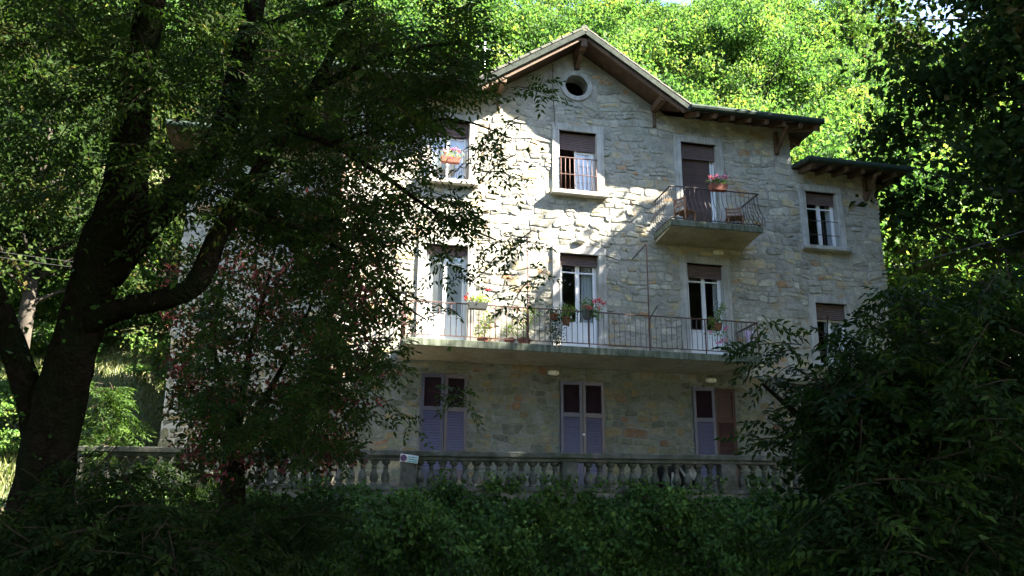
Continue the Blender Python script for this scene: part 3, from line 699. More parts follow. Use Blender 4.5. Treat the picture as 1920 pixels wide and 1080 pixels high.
# upper balcony railing: bellied bars
rl = MB(); yb3 = -1.10; zt = 7.50
rl.bar((2.04, yb3, zt), (4.40, yb3, zt), .04, .02); rl.bar((2.04, yb3, 6.66), (4.40, yb3, 6.66), .03, .016)
for x in (2.04, 4.40): rl.bar((x, yb3, zt), (x, -.01, zt), .04, .02); rl.bar((x, yb3, 6.66), (x, -.01, 6.66), .03, .016)
railing3 = hp(rl.build('balcony_railing', 'iron'))
belly = [(0, 0, .84), (0, 0, .62), (0, -.03, .48), (0, -.10, .34), (0, -.175, .2), (0, -.19, .11), (0, -.15, .03), (0, -.07, -.015), (0, 0, 0)]
bme3 = bar_mesh(belly, .0085, 'iron')
for x in np.linspace(2.06, 4.38, 20):
    o = link('bar', bme3, railing3); o.location = (x, yb3, 6.66)
for x, rz in ((2.04, -90), (4.40, 90)):
    for y in np.linspace(-1.02, -.12, 8):
        o = link('bar', bme3, railing3); o.location = (x, y, 6.66); o.rotation_euler = (0, 0, R(rz))
# window guard of C3
rl = MB(); rl.bar((-.5, -.06, 8.48), (.5, -.06, 8.48), .03, .018); rl.bar((-.5, -.06, 8.02), (.5, -.06, 8.02), .026, .014); rl.bar((-.5, -.06, 7.6), (.5, -.06, 7.6), .026, .014)
gd = hp(rl.build('window_guard', 'rust'))
gm = bar_mesh([(0, 0, .9), (0, 0, 0)], .0085, 'rust')
for x in np.linspace(-.47, .47, 9):
    o = link('bar', gm, gd); o.location = (x, -.06, 7.59)
for k, z0_ in (('W3', 6.63), ('W2', 3.42), ('L3', 7.55)):
    a, b = OP[k][:2]; rl = MB()
    for z in ((.35, .75) if k[0] == 'W' else (.05, .85)): rl.bar((a, -.02, z0_+z), (b, -.02, z0_+z), .022, .014)
    if k == 'L3':
        for xx in (a+.012, b-.012): rl.bar((xx, -.02, z0_+.05), (xx, -.02, z0_+.85), .014, .014)
    if k[0] == 'W': rl.bar(((a+b)/2, -.02, z0_), ((a+b)/2, -.02, z0_+.76), .014, .014)
    gd = hp(rl.build('window_guard', 'iron')); gm = bar_mesh([(0, 0, .86), (0, 0, 0)], .007, 'iron')
    if k == 'L3':
        for x in np.linspace(a+.05, b-.05, 8):
            o = link('bar', gm, gd); o.location = (x, -.02, z0_)

# roofs
def zg(x): return PK-SL*abs(x)
gxE = (PK-ZE)/SL
mp = 0.40; YE = -0.78
yv = YE+(PK-ZE)/mp
rf = MB()
XO0, XO1, YB = XM0-.55, XM1+.54, 10.3
zr = ZE+mp*(YB-YE)/2; yr = (YE+YB)/2; hx = (YB-YE)/2
rf.prism([(gxE, YE, ZE), (XO1, YE, ZE), (XO1-hx, yr, zr), (0, yr, zr), (0, yv, PK)], .12, 0, 1, 2)
rf.prism([(-gxE, YE, ZE), (0, yv, PK), (0, yr, zr), (XO0+hx, yr, zr), (XO0, YE, ZE)], .12, 0, 1, 2)
rf.prism([(XO1, YE, ZE), (XO1, YB, ZE), (XO1-hx, yr, zr)], .12, 0, 1, 2)
rf.prism([(XO0, YE, ZE), (XO0+hx, yr, zr), (XO0, YB, ZE)], .12, 0, 1, 2)
rf.prism([(XO0, YB, ZE), (XO0+hx, yr, zr), (XO1-hx, yr, zr), (XO1, YB, ZE)], .12, 0, 1, 2)
YG = -0.80
rf.prism([(0, YG, PK), (0, yv, PK), (gxE+.02, YE-.01, ZE-.005), (gxE+.02, YG, ZE-.005)], .13, 0, 1, 2)
rf.prism([(0, YG, PK), (-gxE-.02, YG, ZE-.005), (-gxE-.02, YE-.01, ZE-.005), (0, yv, PK)], .13, 0, 1, 2)
for (xa, xb, s_) in ((XM1+.01, X1+.6, 1), (XM0-.01, X0-.6, -1)):         # lean hips of the wings
    a_, b_ = (xa, xb); k0 = len(rf.v)
    rf.prism([(a_, -.72, ZW), (b_, -.72, ZW), (b_-s_*2.0, 1.6, ZW+.35), (a_, 1.6, ZW+.35)] if s_ > 0 else [(b_, -.72, ZW), (a_, -.72, ZW), (a_, 1.6, ZW+.35), (b_-s_*2.0, 1.6, ZW+.35)], .11, 0, 1, 2)
    rf.prism([(b_, -.72, ZW), (b_, 9.9, ZW), (b_-s_*2.0, 8, ZW+.35), (b_-s_*2.0, 1.6, ZW+.35)] if s_ > 0 else [(b_, -.72, ZW), (b_-s_*2.0, 1.6, ZW+.35), (b_-s_*2.0, 8, ZW+.35), (b_, 9.9, ZW)], .11, 0, 1, 2)
    rf.prism([(a_, 1.6, ZW+.35), (b_-s_*2.0, 1.6, ZW+.35), (b_-s_*2.0, 8, ZW+.35), (a_, 8, ZW+.35)], .11, 0, 1, 2)
    if s_ < 0: rf.v[k0:] = [(p_[0], p_[1]+YW, p_[2]) for p_ in rf.v[k0:]]
roof = hp(rf.build('roof', ['tile', 'gutter', 'board']))
# verge boards and overlapping verge tiles along both rakes
for s_ in (-1, 1):
    m = MB(); m.bar((s_*.03, YG-.03, PK-.10), (s_*(gxE+.02), YG-.03, ZE-.115), .05, .13, up=(0, 0, 1)); m.build('verge_board', 'verge', roof, bevel=.006)
    m = MB(); m.bar((s_*.10, YG+.05, PK-.27), (s_*(gxE-.12), YG+.05, ZE-.17), .05, .09); m.build('barge_board', 'wood', roof)
    for i in range(10):
        t0 = i/10; x_a = s_*(gxE*t0); x_b = s_*(gxE*(t0+.118)); m = MB()
        za, zb2 = PK-SL*abs(x_a)+.055, PK-SL*abs(x_b)+.028
        m.tube([(x_a, YG+.01, za), (x_b, YG+.01, zb2+.035)], [.036, .05], n=7); m.build('verge_tile', 'tile', roof, smooth=False)
    m = MB()
m = MB().tube([(0, YG-.02, PK+.03), (0, yv, PK+.03)], .10, n=8); m.build('ridge_tile', 'tile', roof)
# gutters with a rounded profile
def gutter(p, q):
    m = MB(); prof = [(-.055, .03), (-.075, -.02), (-.06, -.075), (-.02, -.105), (.03, -.105), (.045, -.06), (.045, .03)]
    p = np.array(p); q = np.array(q); d = unit(q-p); sd = np.cross(d, [0, 0, 1.0])
    if sd[1] > 0 and abs(d[0]) > .5: sd = -sd
    vs = [pp-sd*u+np.array([0, 0, v_]) for pp in (p, q) for (u, v_) in prof]
    k = len(prof); m.add(vs, [(i, (i+1) % k, k+(i+1) % k, k+i) for i in range(k)]+[tuple(range(k-1, -1, -1)), tuple(range(k, 2*k))])
    m.build('gutter', 'gutter', roof)
gutter((gxE+.03, YE-.055, ZE-.01), (XO1+.03, YE-.055, ZE-.01)); gutter((XO0-.03, YE-.055, ZE-.01), (-gxE-.03, YE-.055, ZE-.01))
gutter((XM1+.02, -.775, ZW-.01), (X1+.63, -.775, ZW-.01)); gutter((X0-.63, YW-.775, ZW-.01), (XM0-.02, YW-.775, ZW-.01))
# rafter tails
def rafter(x, y0, z0, y1, z1): MB().bar((x, y0, z0), (x, y1, z1), .10, .13).build('rafter', 'wood', roof)
for x in np.arange(gxE+.25, XO1-.2, .49): rafter(x, YE+.03, ZE-.19, .05, ZE-.19+mp*.8)
for x in np.arange(XO0+.25, -gxE-.2, .49): rafter(x, YE+.03, ZE-.19, .05, ZE-.19+mp*.8)
for x in np.arange(XM1+.25, X1+.5, .49): rafter(x, -.68, ZW-.18, .05, ZW-.18+.15*.72)
for x in np.arange(X0-.4, XM0-.2, .49): rafter(x, YW-.68, ZW-.18, YW+.05, ZW-.18+.15*.72)
for y in np.arange(.3, 8, .6): MB().bar((XO1-.04, y, ZE-.19), (XM1-.05, y, ZE-.19+mp*.58), .10, .13).build('rafter', 'wood', roof)
m = MB(); m.bar((XO1-.05, YE+.05, ZE-.17), (XM1-.1, .12, ZE+.1), .12, .15); m.build('hip_rafter', 'wood', roof)
# timber brackets: ridge beam and purlins under the gable, struts at the corners
m = MB(); m.box(-.09, .09, YG+.06, .05, PK-.46, PK-.22); m.bar((0, -.02, PK-.68), (0, -.48, PK-.44), .11, .11); m.box(-.07, .07, -.10, .02, PK-.74, PK-.46); m.build('ridge_bracket', 'wood', roof, bevel=.01)
for s_ in (-1, 1):
    x = s_*2.12; z = zg(x)-.36
    m = MB(); m.box(x-.07, x+.07, YG+.06, .05, z, z+.2); m.box(x-.035, x+.035, -.10, .02, z-.42, z); m.build('purlin_bracket', 'wood', roof, bevel=.008)
for x, z, y_ in ((5.62, ZE-.2, -.7), (8.2, ZW-.2, -.62)):
    m = MB(); m.box(x-.05, x+.05, -.12, .02, z-.55, z+.1); m.bar((x, -.06, z-.5), (x, y_, z+.0), .08, .09); m.build('eave_bracket', 'wood', roof, bevel=.006)
# downpipes
for (x, z1) in ((XM0+.03, 9.6),):
    m = MB(); m.tube([(x, -.62, z1+.25), (x, -.5, z1+.1), (x, -.10, z1-.25), (x, -.085, z1-.5), (x, -.085, -.05)], .04 if x < 0 else .026, n=8)
    for z in np.arange(.8, z1-.6, 1.6): m.tube([(x, -.085, z), (x, -.085, z+.04)], .05 if x < 0 else .034, n=8)
    hp(m.build('downpipe', 'rust' if x < 0 else 'iron', smooth=True))

# ------------------------------------------------------------------ balustrade
bal = empty('balustrade', (0, 0, -0.1)); BO = (0, 0, 0.1)
tag(bal, 'weathered stone balustrade along the front of the terrace', 'balustrade')
ang = math.atan(-0.154)
bx0, bx1 = -11.4, 9.4
def bseg(name, x0, x1, dy0, dy1, z0, z1, bevel=.01):
    m = MB()
    vs = [(x, ybal(x)+dy, z) for z in (z0, z1) for (x, dy) in ((x0, dy0), (x1, dy0), (x1, dy1), (x0, dy1))]
    m.add(vs, [(0, 3, 2, 1), (4, 5, 6, 7), (0, 1, 5, 4), (1, 2, 6, 5), (2, 3, 7, 6), (3, 0, 4, 7)])
    o = m.build(name, 'old_stone', bal, bevel=bevel); o.location = BO; return o
bseg('handrail', bx0, bx1, -.15, .15, .52, .635, .02); bseg('handrail_moulding', bx0, bx1, -.11, .11, .45, .519)
bseg('base_course', bx0, bx1, -.13, .13, -.13, -.04)
piers = [-10.6, -7.45, -4.33, -1.22, 1.9, 5.0, 8.1]
for x in piers:
    bseg('pier', x-.15, x+.15, -.125, .125, -.039, .449)
    m = bseg('pier_panel', x-.10, x+.10, -.14, -.127, .02, .39, 0)
prof = [(.085, 0), (.085, .035), (.06, .045), (.055, .06), (.078, .10), (.088, .15), (.08, .20), (.055, .26), (.04, .31), (.038, .335), (.055, .345), (.055, .36), (.038, .37), (.05, .41), (.08, .435), (.085, .45), (.085, .488)]
bmesh_ = MB().lathe(prof, 12).mesh('baluster'); bmesh_.materials.append(MAT['old_stone']); bmesh_.polygons.foreach_set('use_smooth', [True]*len(bmesh_.polygons))
x = bx0+.1
while x < bx1:
    if min(abs(x-p) for p in piers) > .22:
        o = link('baluster', bmesh_, bal); o.location = (x, ybal(x), -.04+.1); o.rotation_euler = (0, 0, random.uniform(0, 1)); o.scale = (random.uniform(.95, 1.05), 1, 1)
    x += .218
# the little notice tied to the balustrade
sg = empty('notice_board', (at(767, 860, ybal(-4.33)-.17)))
sg.rotation_euler = (0, R(7), ang)
MB().box(-.175, .175, -.008, .008, -.075, .075).build('board', 'sign_white', sg, bevel=.004)
d_ = MB().lathe([(0, 0), (.066, 0), (.066, .004), (0, .004)], 24); o = d_.build('ring', 'sign_red', sg); o.rotation_euler = (R(90), 0, 0); o.location = (-.105, -.009, 0)
d_ = MB().lathe([(0, 0), (.052, 0), (.052, .004), (0, .004)], 24); o = d_.build('disc', 'sign_blue', sg); o.rotation_euler = (R(90), 0, 0); o.location = (-.105, -.0125, 0)
m = MB(); m.bar((-.14, -.018, .035), (-.07, -.018, -.035), .003, .014, up=(1, 0, 1)); m.build('stroke', 'sign_red', sg)
m = MB(); rr = random.Random(3)
for row in range(3):
    x = -.025
    while x < .155:
        wd = rr.uniform(.012, .03); m.box(x, min(x+wd, .16), -.0105, -.0085, .032-row*.04-.012, .032-row*.04+.012); x += wd+.006
m.build('lettering', 'sign_teal', sg)
tag(sg, 'small white notice with dark blue disc hung on the balustrade', 'sign')
# black cloth with white pieces behind the balusters
cx0 = at(1222, 880, -3.0)[0]; cx1 = at(1300, 880, -3.0)[0]
cl = empty('hanging_cloth', (cx0, ybal(cx0)+.2, -.1)); q = MB(); vs = []; k = 18
for i in range(k+1):
    u = (cx1-cx0)*i/k; yy = -.154*u+.035*math.sin(i*1.1)
    vs += [(u, yy, .02+.05*math.sin(i*.9)), (u, yy*.9, .54), (u, yy*.9+.02, .54), (u, yy+.02, .02+.05*math.sin(i*.9))]
q.add(vs, [(4*i+j, 4*i+4+j, 4*i+4+(j+1) % 4, 4*i+(j+1) % 4) for i in range(k) for j in range(4)]); q.build('cloth', 'black_cloth', cl, smooth=True)
def patch(pts):
    m = MB(); pts3 = []
    for (u, v) in pts: pts3.append((u, -.154*u-.07, v))
    n_ = len(pts3); m.add(pts3+[(p[0], p[1]+.008, p[2]) for p in pts3], [tuple(range(n_)), tuple(range(2*n_-1, n_-1, -1))]+[(i, n_+i, n_+(i+1) % n_, (i+1) % n_) for i in range(n_)]); m.build('white_patch', 'white_cloth', cl)
patch([(.44, .50), (.47, .53), (.60, .33), (.57, .28)]); patch([(.66, .46), (.72, .53), (.83, .40), (.84, .27), (.72, .25), (.66, .33)]); patch([(.30, .40), (.34, .40), (.33, .15), (.37, .05), (.32, .05), (.28, .18)]); patch([(.50, .10), (.54, .16), (.60, .22), (.55, .06)]); patch([(.68, .17), (.80, .13), (.78, .08), (.69, .10)])
tag(cl, 'black cloth with white pieces hung behind the balusters', 'cloth')

# ------------------------------------------------------------------ lamps, poles, cables, aerial
def wall_lamp(x, z, label):
    t = empty('wall_lamp', (x, -.03, z)); m = MB()
    m.box(-.11, .11, -.02, .03, -.045, .045); m.build('back_plate', 'white_paint', t, bevel=.02)
    m = MB(); n_ = 12
    vs, fs = [], []
    for j in range(7):
        ph = math.pi/2*j/6
        for i in range(20):
            a = 2*math.pi*i/20; c_, s_ = math.cos(a), math.sin(a)
            ex = math.copysign(abs(c_)**.6, c_)*.14*math.cos(ph)**.6 if j < 6 else 0; ez = math.copysign(abs(s_)**.6, s_)*.062*math.cos(ph)**.6 if j < 6 else 0
            vs.append((ex, -.02-.09*math.sin(ph), ez))
    for j in range(6):
        for i in range(20): fs.append((j*20+i, (j+1)*20+i, (j+1)*20+(i+1) % 20, j*20+(i+1) % 20))
    m.add(vs, fs); m.build('lamp_glass', 'lampglass', t, smooth=True)
    tag(t, label, 'lamp', 'oval wall lamps above the doors')
wall_lamp(at(1090, 455, -.1)[0], 6.25, 'oval wall lamp in the sun above the middle balcony door')
wall_lamp(3.72, 6.22, 'oval wall lamp in the shade under the upper balcony')
wall_lamp(-.70, 2.86, 'oval wall lamp above the middle plum shutters')
wall_lamp(3.32, 2.87, 'oval wall lamp above the right shutters, by the bush')
def pole(name, x, zt, arm0, arm1, label):
    t = empty(name, (x, -1.13, 3.27)); m = MB(); m.tube([(0, 0, 0), (0, 0, zt-3.27)], .016, n=6); m.build('post', 'rust', t, smooth=True)
    m = MB(); m.tube([np.array(arm0)-np.array((x, -1.13, 3.27)), np.array(arm1)-np.array((x, -1.13, 3.27))], .016, n=6); m.build('arm', 'iron', t); tag(t, label, 'pole', 'iron posts of the long balcony')
p0 = at(990, 447, -1.13); p1 = at(877, 533, -.15)
pole('awning_post', p0[0], p0[2], p0, p1, 'thin iron post with long diagonal arm in front of the sunlit wall')
p0 = at(1212, 457, -1.13); p1 = at(1186, 486, -.3)
pole('awning_post', p0[0], p0[2], p0, p1, 'thin iron post with short diagonal arm beside the right balcony door')
m = MB(); m.tube([at(1218, 598, -1.13), at(1233, 573, -1.3)], .014, n=6); tag(m.build('hook_arm', 'iron'), 'short iron arm sticking up from the balcony rail', 'arm')
# aerial cables
def cable(p, q, sag, r, label, n_=16):
    p = np.array(p); q = np.array(q); pts = [p+(q-p)*i/n_+np.array([0, 0, -sag*4*(i/n_)*(1-i/n_)]) for i in range(n_+1)]
    o = MB().tube(pts, r, n=5).build('overhead_cable', 'cable', smooth=True); tag(o, label, 'cable')
e0 = at(1742, 500, -.3); e1 = dep(2050, 392, 14)
cable((8.62, .4, 6.2), e1, .05, .013, 'pale overhead cable running from the house into the trees on the right')
cable((X0-.02, 2.0, 5.3), at(-260, 428, 2.0), .1, .006, 'upper thin overhead wire crossing behind the leaning trunk')
cable((X0-.02, 2.0, 5.18), at(-260, 436, 2.0), .12, .006, 'lower thin overhead wire crossing behind the leaning trunk')
cable((X0-.02, 2.5, 7.0), at(-200, 348, 3.0), .1, .006, 'thin overhead wire high among the leaves on the left')
c_ = [at(1036, 120, -.03), at(1037, 180, -.03), at(1041, 238, -.05)]
o = MB().tube(c_, .008, n=5).build('wall_wire', 'cable'); tag(o, 'thin pale wire running down the wall beside the round window', 'wire')
# television aerial on the left rake
ax, ay = at(908, 140, .5)[0], .5; az = zg(ax)
an = empty('roof_aerial', (ax, ay, az)); m = MB(); m.tube([(0, 0, -.1), (0, 0, 1.75)], .022, n=6); m.build('mast', 'zinc', an)
m = MB(); m.bar((-.25, 0, 1.5), (.75, 0, 1.35), .02, .02); m.build('boom', 'zinc', an)
for i in range(6):
    xx = -.2+i*.18; zz = 1.49-i*.027; m = MB(); m.tube([(xx, -.22+.02*i, zz), (xx, .22-.02*i, zz)], .007, n=4); m.build('element', 'zinc', an)
tag(an, 'grey television aerial on the left slope of the gable', 'aerial')

# ------------------------------------------------------------------ balcony things
def chair(x, y, z, rz, label):
    t = empty('wooden_chair', (x, y, z)); t.rotation_euler = (0, 0, rz)
    MB().box(-.21, .21, -.2, .2, .40, .43).build('seat', 'chair_wood', t, bevel=.008)
    for sx in (-.18, .18):
        for sy in (-.17, .17):
            MB().box(sx-.018, sx+.018, sy-.018, sy+.018, 0, .40 if sy < 0 else .78).build('leg', 'chair_wood', t)
    b = MB()
    for zz in (.55, .64, .73): b.box(-.18, .18, .16, .18, zz-.025, zz+.025)
    b.build('backrest', 'chair_wood', t, bevel=.004); tag(t, label, 'chair', 'wooden chairs on the upper balcony')
chair(2.62, -.58, 6.62, R(115), 'wooden chair at the left end of the upper balcony')
chair(4.02, -.50, 6.62, R(-20), 'wooden chair at the right end of the upper balcony')
def leafy(LV, C, n_, sig, size, rm=.5, asp=.6): blob_leaves(LV, np.array(C), sig, n_, size, rm, 0.4, asp)
def stems(parent, C0, pts, mat='twig'):
    m = MB()
    for p in pts: m.tube([C0, (np.array(C0)+np.array(p))/2+rng.normal(size=3)*.015, p], [.005, .004, .002], n=4, cap=False)
    m.build('stem', mat, parent)
def flowers(parent, pts, mat, size=.045, n_=14):
    LV = Leaves()
    for p in pts: blob_leaves(LV, np.array(p), (.026, .026, .022), n_, size, .6, .6, .9)
    o = link('flower_heads', LV.mesh('flower_heads', mat), parent); o['kind'] = 'stuff'
def box_pot(parent, w_, d_, h_, mat):
    m = MB(); a, b = w_/2, d_/2
    m.add([(-a*.86, -b*.8, 0), (a*.86, -b*.8, 0), (a*.86, b*.8, 0), (-a*.86, b*.8, 0), (-a, -b, h_), (a, -b, h_), (a, b, h_), (-a, b, h_), (-a*.9, -b*.85, h_), (a*.9, -b*.85, h_), (a*.9, b*.85, h_), (-a*.9, b*.85, h_), (-a*.9, -b*.85, h_-.03), (a*.9, -b*.85, h_-.03), (a*.9, b*.85, h_-.03), (-a*.9, b*.85, h_-.03)],
          [(0, 3, 2, 1), (0, 1, 5, 4), (1, 2, 6, 5), (2, 3, 7, 6), (3, 0, 4, 7), (4, 5, 9, 8), (5, 6, 10, 9), (6, 7, 11, 10), (7, 4, 8, 11), (8, 9, 13, 12), (9, 10, 14, 13), (10, 11, 15, 14), (11, 8, 12, 15)])
    m.build('pot', mat, parent, bevel=.006)
    MB().box(-a*.9, a*.9, -b*.85, b*.85, h_-.05, h_-.031).build('soil', 'soil', parent)
def round_pot(parent, r, h_, mat):
    MB().lathe([(r*.7, 0), (r*.95, h_*.82), (r*1.08, h_*.83), (r*1.1, h_), (r*.98, h_), (r*.96, h_*.9), (0, h_*.9)], 14).build('pot', mat, parent)
def potted(name, loc, label, group, pot, leaves, flow=None, fmat='pink', lmat='lf_pot', size=.05):
    t = empty(name, loc); pot(t)
    LV = Leaves(); tips = []
    for (C, n_, sg_, rm) in leaves: leafy(LV, C, n_, sg_, size, rm); tips.append(C)
    o = link('leaves', LV.mesh('leaves', lmat), t); o['kind'] = 'stuff'
    stems(t, (0, 0, .12), tips)
    if flow: flowers(t, flow, fmat)
    tag(t, label, 'flowerpot', group); return t
G = 'potted plants on the balconies'
p = at(1345, 349, -1.16)
potted('geranium_pot', (p[0], -1.2, 7.44), 'terracotta trough of pink geraniums on the upper balcony rail', G, lambda t: box_pot(t, .46, .2, .17, 'terracotta'),
       [((-.14, 0, .24), 110, (.06, .06, .05), .5), ((0, -.02, .26), 130, (.07, .06, .06), .55), ((.15, 0, .24), 110, (.06, .06, .05), .45)],
       [(-.2, -.05, .34), (-.12, .02, .38), (-.05, -.06, .37), (.04, .03, .40), (.10, -.05, .36), (.18, .0, .41), (.21, -.04, .36), (-.16, -.08, .30)])
p = at(895, 573, -1.2)
potted('geranium_pot', (p[0], -1.24, 3.98), 'sunlit dark trough of yellowish geraniums on the long balcony rail', G, lambda t: box_pot(t, .46, .18, .15, 'black_pot'),
       [((-.16, 0, .22), 100, (.07, .06, .05), .8), ((.02, 0, .25), 120, (.08, .06, .06), .9), ((.18, 0, .24), 100, (.07, .06, .05), .8)],
       [(-.26, -.03, .24), (-.24, .03, .31), (.26, .05, .52)], 'red')
p = at(1100, 588, -1.2)
potted('geranium_pot', (p[0], -1.22, 3.92), 'black pot with red geraniums hung before the middle balcony door', G, lambda t: round_pot(t, .12, .2, 'black_pot'),
       [((0, 0, .32), 120, (.09, .07, .08), .35), ((.17, -.02, .22), 160, (.1, .07, .09), .55), ((.2, -.05, .1), 90, (.08, .05, .07), .6), ((-.04, 0, .42), 40, (.05, .05, .05), .4)],
       [(.16, -.05, .42), (.22, 0, .45), (.27, -.04, .47), (.30, 0, .33), (.38, 0, .42), (.39, -.03, .38), (-.06, -.06, .26), (.0, -.08, .24), (.06, -.08, .25)], 'red')
p = at(1062, 590, -1.1)
potted('leafy_pot', (p[0], -1.05, 3.8), 'bushy green pot plant before the left leaf of the middle door', G, lambda t: round_pot(t, .11, .16, 'terracotta'),
       [((0, 0, .22), 260, (.13, .08, .13), .35), ((.04, 0, .36), 90, (.1, .07, .07), .5)], None)
p = at(1040, 600, -1.15)
potted('trailing_plant', (p[0], -1.1, 3.88), 'dark trailing plant hanging to the balcony floor beside the middle door', G, lambda t: round_pot(t, .1, .14, 'terracotta'),
       [((0, 0, .1), 130, (.11, .08, .08), .3), ((0, -.05, -.12), 170, (.12, .06, .12), .4), ((.02, -.05, -.34), 150, (.1, .05, .12), .4), ((.04, -.04, -.5), 60, (.06, .04, .06), .4), ((-.1, 0, .2), 50, (.06, .05, .05), .5)], None, lmat='lf_potdark', size=.055)
p = at(985, 600, -.7)
potted('leafy_pot', (p[0], -.6, 3.27), 'tall sunlit pot plant standing behind the thin iron post', G, lambda t: round_pot(t, .15, .24, 'terracotta'),
       [((0, 0, .45), 100, (.11, .09, .12), .6), ((.1, 0, .78), 110, (.12, .08, .1), .7), ((-.12, -.03, .6), 60, (.09, .07, .1), .7), ((.22, 0, .9), 50, (.07, .06, .05), .7)], None)
p = at(908, 620, -.7)
potted('leafy_pot', (p[0], -.62, 3.27), 'sunlit yellow green pot plant below the geranium trough', G, lambda t: round_pot(t, .14, .2, 'terracotta'),
       [((0, 0, .35), 90, (.1, .08, .1), .8), ((.06, 0, .6), 90, (.09, .07, .1), .9), ((-.08, 0, .5), 50, (.07, .06, .08), .9), ((.1, 0, .82), 40, (.06, .05, .06), .9)], None)
p = at(955, 640, -.8)
potted('leafy_pot', (p[0], -.8, 3.27), 'low sunlit pot plant between two taller ones on the long balcony', G, lambda t: round_pot(t, .12, .18, 'terracotta'),
       [((0, 0, .3), 90, (.12, .08, .08), .7), ((.05, 0, .46), 60, (.09, .07, .07), .8)], None)
p = at(1345, 600, -1.2)
potted('trailing_plant', (p[0], -1.2, 3.85), 'tall green plant with trailing shoots on the rail before the right door', G, lambda t: round_pot(t, .1, .16, 'terracotta'),
       [((0, 0, .25), 120, (.1, .07, .1), .5), ((.08, 0, .48), 110, (.08, .06, .11), .45), ((.14, 0, .62), 40, (.04, .04, .06), .5), ((-.1, 0, .05), 70, (.1, .06, .09), .6), ((.02, -.04, -.1), 70, (.1, .05, .09), .55), ((-.16, -.02, .2), 30, (.04, .03, .1), .6)],
       [(-.2, -.03, -.05), (.18, -.03, .06), (.05, -.05, -.26), (.16, -.04, -.22), (-.04, -.05, -.3)], 'pink')
p = at(845, 305, -.25)
potted('geranium_pot', (p[0], -.2, 7.95), 'pink geraniums on the guard of the upper left window', G, lambda t: box_pot(t, .5, .17, .14, 'terracotta'),
       [((-.15, 0, .2), 90, (.08, .05, .06), .8), ((.08, 0, .23), 110, (.1, .05, .07), .9)], [(-.15, -.05, .3), (.02, -.05, .36), (.12, -.03, .38), (.2, -.04, .33), (-.05, -.05, .1)])
# lilac cloth hung over the end of the railing
p = at(1410, 632, -1.15)
lc = empty('hanging_laundry', (p[0], -1.06, p[2])); q = MB(); vs = []; k = 12
for i in range(k+1):
    u = -.13+.26*i/k; yy = .03*math.sin(i*1.3)
    for j, z in enumerate((.16, .05, -.08, -.2)):
        ww = (1.0, .95, .8, .55)[j]; vs.append((u*ww, yy+.015*math.sin(j*2+i), z+.02*math.sin(i*.8+j)))
q.add(vs, [(4*i+j, 4*i+4+j, 4*i+5+j, 4*i+1+j) for i in range(k) for j in range(3)]); o = q.build('cloth', 'lilac_cloth', lc, smooth=True)
so = o.modifiers.new('thick', 'SOLIDIFY'); so.thickness = .012
tag(lc, 'pale lilac cloth hanging at the right end of the long balcony', 'cloth')

# ------------------------------------------------------------------ trees of the hillside
def tree_meshes(name, height, crown_r, crown_h, nclump, nleaf, size, mat, seed, bark='bark_far', low=0.25):
    """trunk with limbs and a crown of leaves in clumps at the limb ends; base at the origin"""
    global rng
    keep = rng; rng = np.random.default_rng(seed); random.seed(seed)
    tr = MB(); top = height*0.86
    bend = rng.normal(size=2)*0.5
    axis = [np.array([bend[0]*(t**2), bend[1]*(t**2), t*top]) for t in np.linspace(0, 1, 9)]
    tr.tube(axis, [0.020*height*(1-0.88*t)+0.015 for t in np.linspace(0, 1, 9)], n=8, wob=.08)
    cz = height-crown_h/2; LV = Leaves()
    for i in range(nclump):
        while True:
            q = rng.uniform(-1, 1, 3)
            rr = np.linalg.norm(q)
            if 0.30 < rr < 1: break
        if rr < 0.62: q = q/rr*rng.uniform(0.6, 1)
        lob = 1+0.22*math.sin(3*math.atan2(q[1], q[0])+seed)+0.15*math.sin(5*q[2]+seed*2)
        C = np.array([q[0]*crown_r*lob, q[1]*crown_r*lob, cz+q[2]*crown_h/2*lob])
        zb = min(max(C[2]-0.45*math.hypot(C[0], C[1])-0.3, height*0.18), top*0.97); t = zb/top
        B = np.array([bend[0]*t*t, bend[1]*t*t, zb])
        if i % 2 == 0:
            mid = (B+C)/2+np.array([0, 0, -0.15])+rng.normal(size=3)*0.2
            tr.tube([B, mid, C], [0.011*height*(1-0.8*t)+0.01, 0.03, 0.012], n=5, cap=False)
        m = int(nleaf*rng.uniform(0.6, 1.4)); sp = crown_r*rng.uniform(0.075, 0.16)
        blob_leaves(LV, C, (sp*1.15, sp*1.15, sp*0.62), m, size, 0.45+rng.normal()*0.22, 0.7, 0.62, out=unit(q)*0.5)
    me = LV.mesh('crown', mat); tm = tr.mesh('trunk'); tm.materials.append(MAT[bark]); tm.polygons.foreach_set('use_smooth', [True]*len(tm.polygons))
    rng = keep
    return tm, me
def plant_tree(kind, meshes, x, y, s, rz, label, group, z=None, cat='tree'):
    t = empty(kind, (x, y, float(ground_h(np.array(x), np.array(y)))-0.15 if z is None else z)); t.rotation_euler = (0, 0, rz); t.scale = (s, s, s*random.uniform(.93, 1.08))
    link('trunk', meshes[0], t); o = link('crown', meshes[1], t)
    tag(t, label, cat, group); return t
HILL = [tree_meshes('h%d' % i, 15+i % 3, 4.1+.3*(i % 2), 10.5, 105, 200, 0.25, 'lf_hill', 20+i) for i in range(4)]
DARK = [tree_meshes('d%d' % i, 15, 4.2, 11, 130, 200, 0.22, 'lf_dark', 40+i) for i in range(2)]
rt = random.Random(11)
rows = [(13.5, -30, 34, 6.0), (19.5, -36, 42, 6.3), (26.5, -40, 50, 6.8), (34.5, -44, 58, 7.4), (43.5, -50, 66, 8.2), (54, -54, 74, 8.0), (63, 16, 84, 7.0)]
i = 0
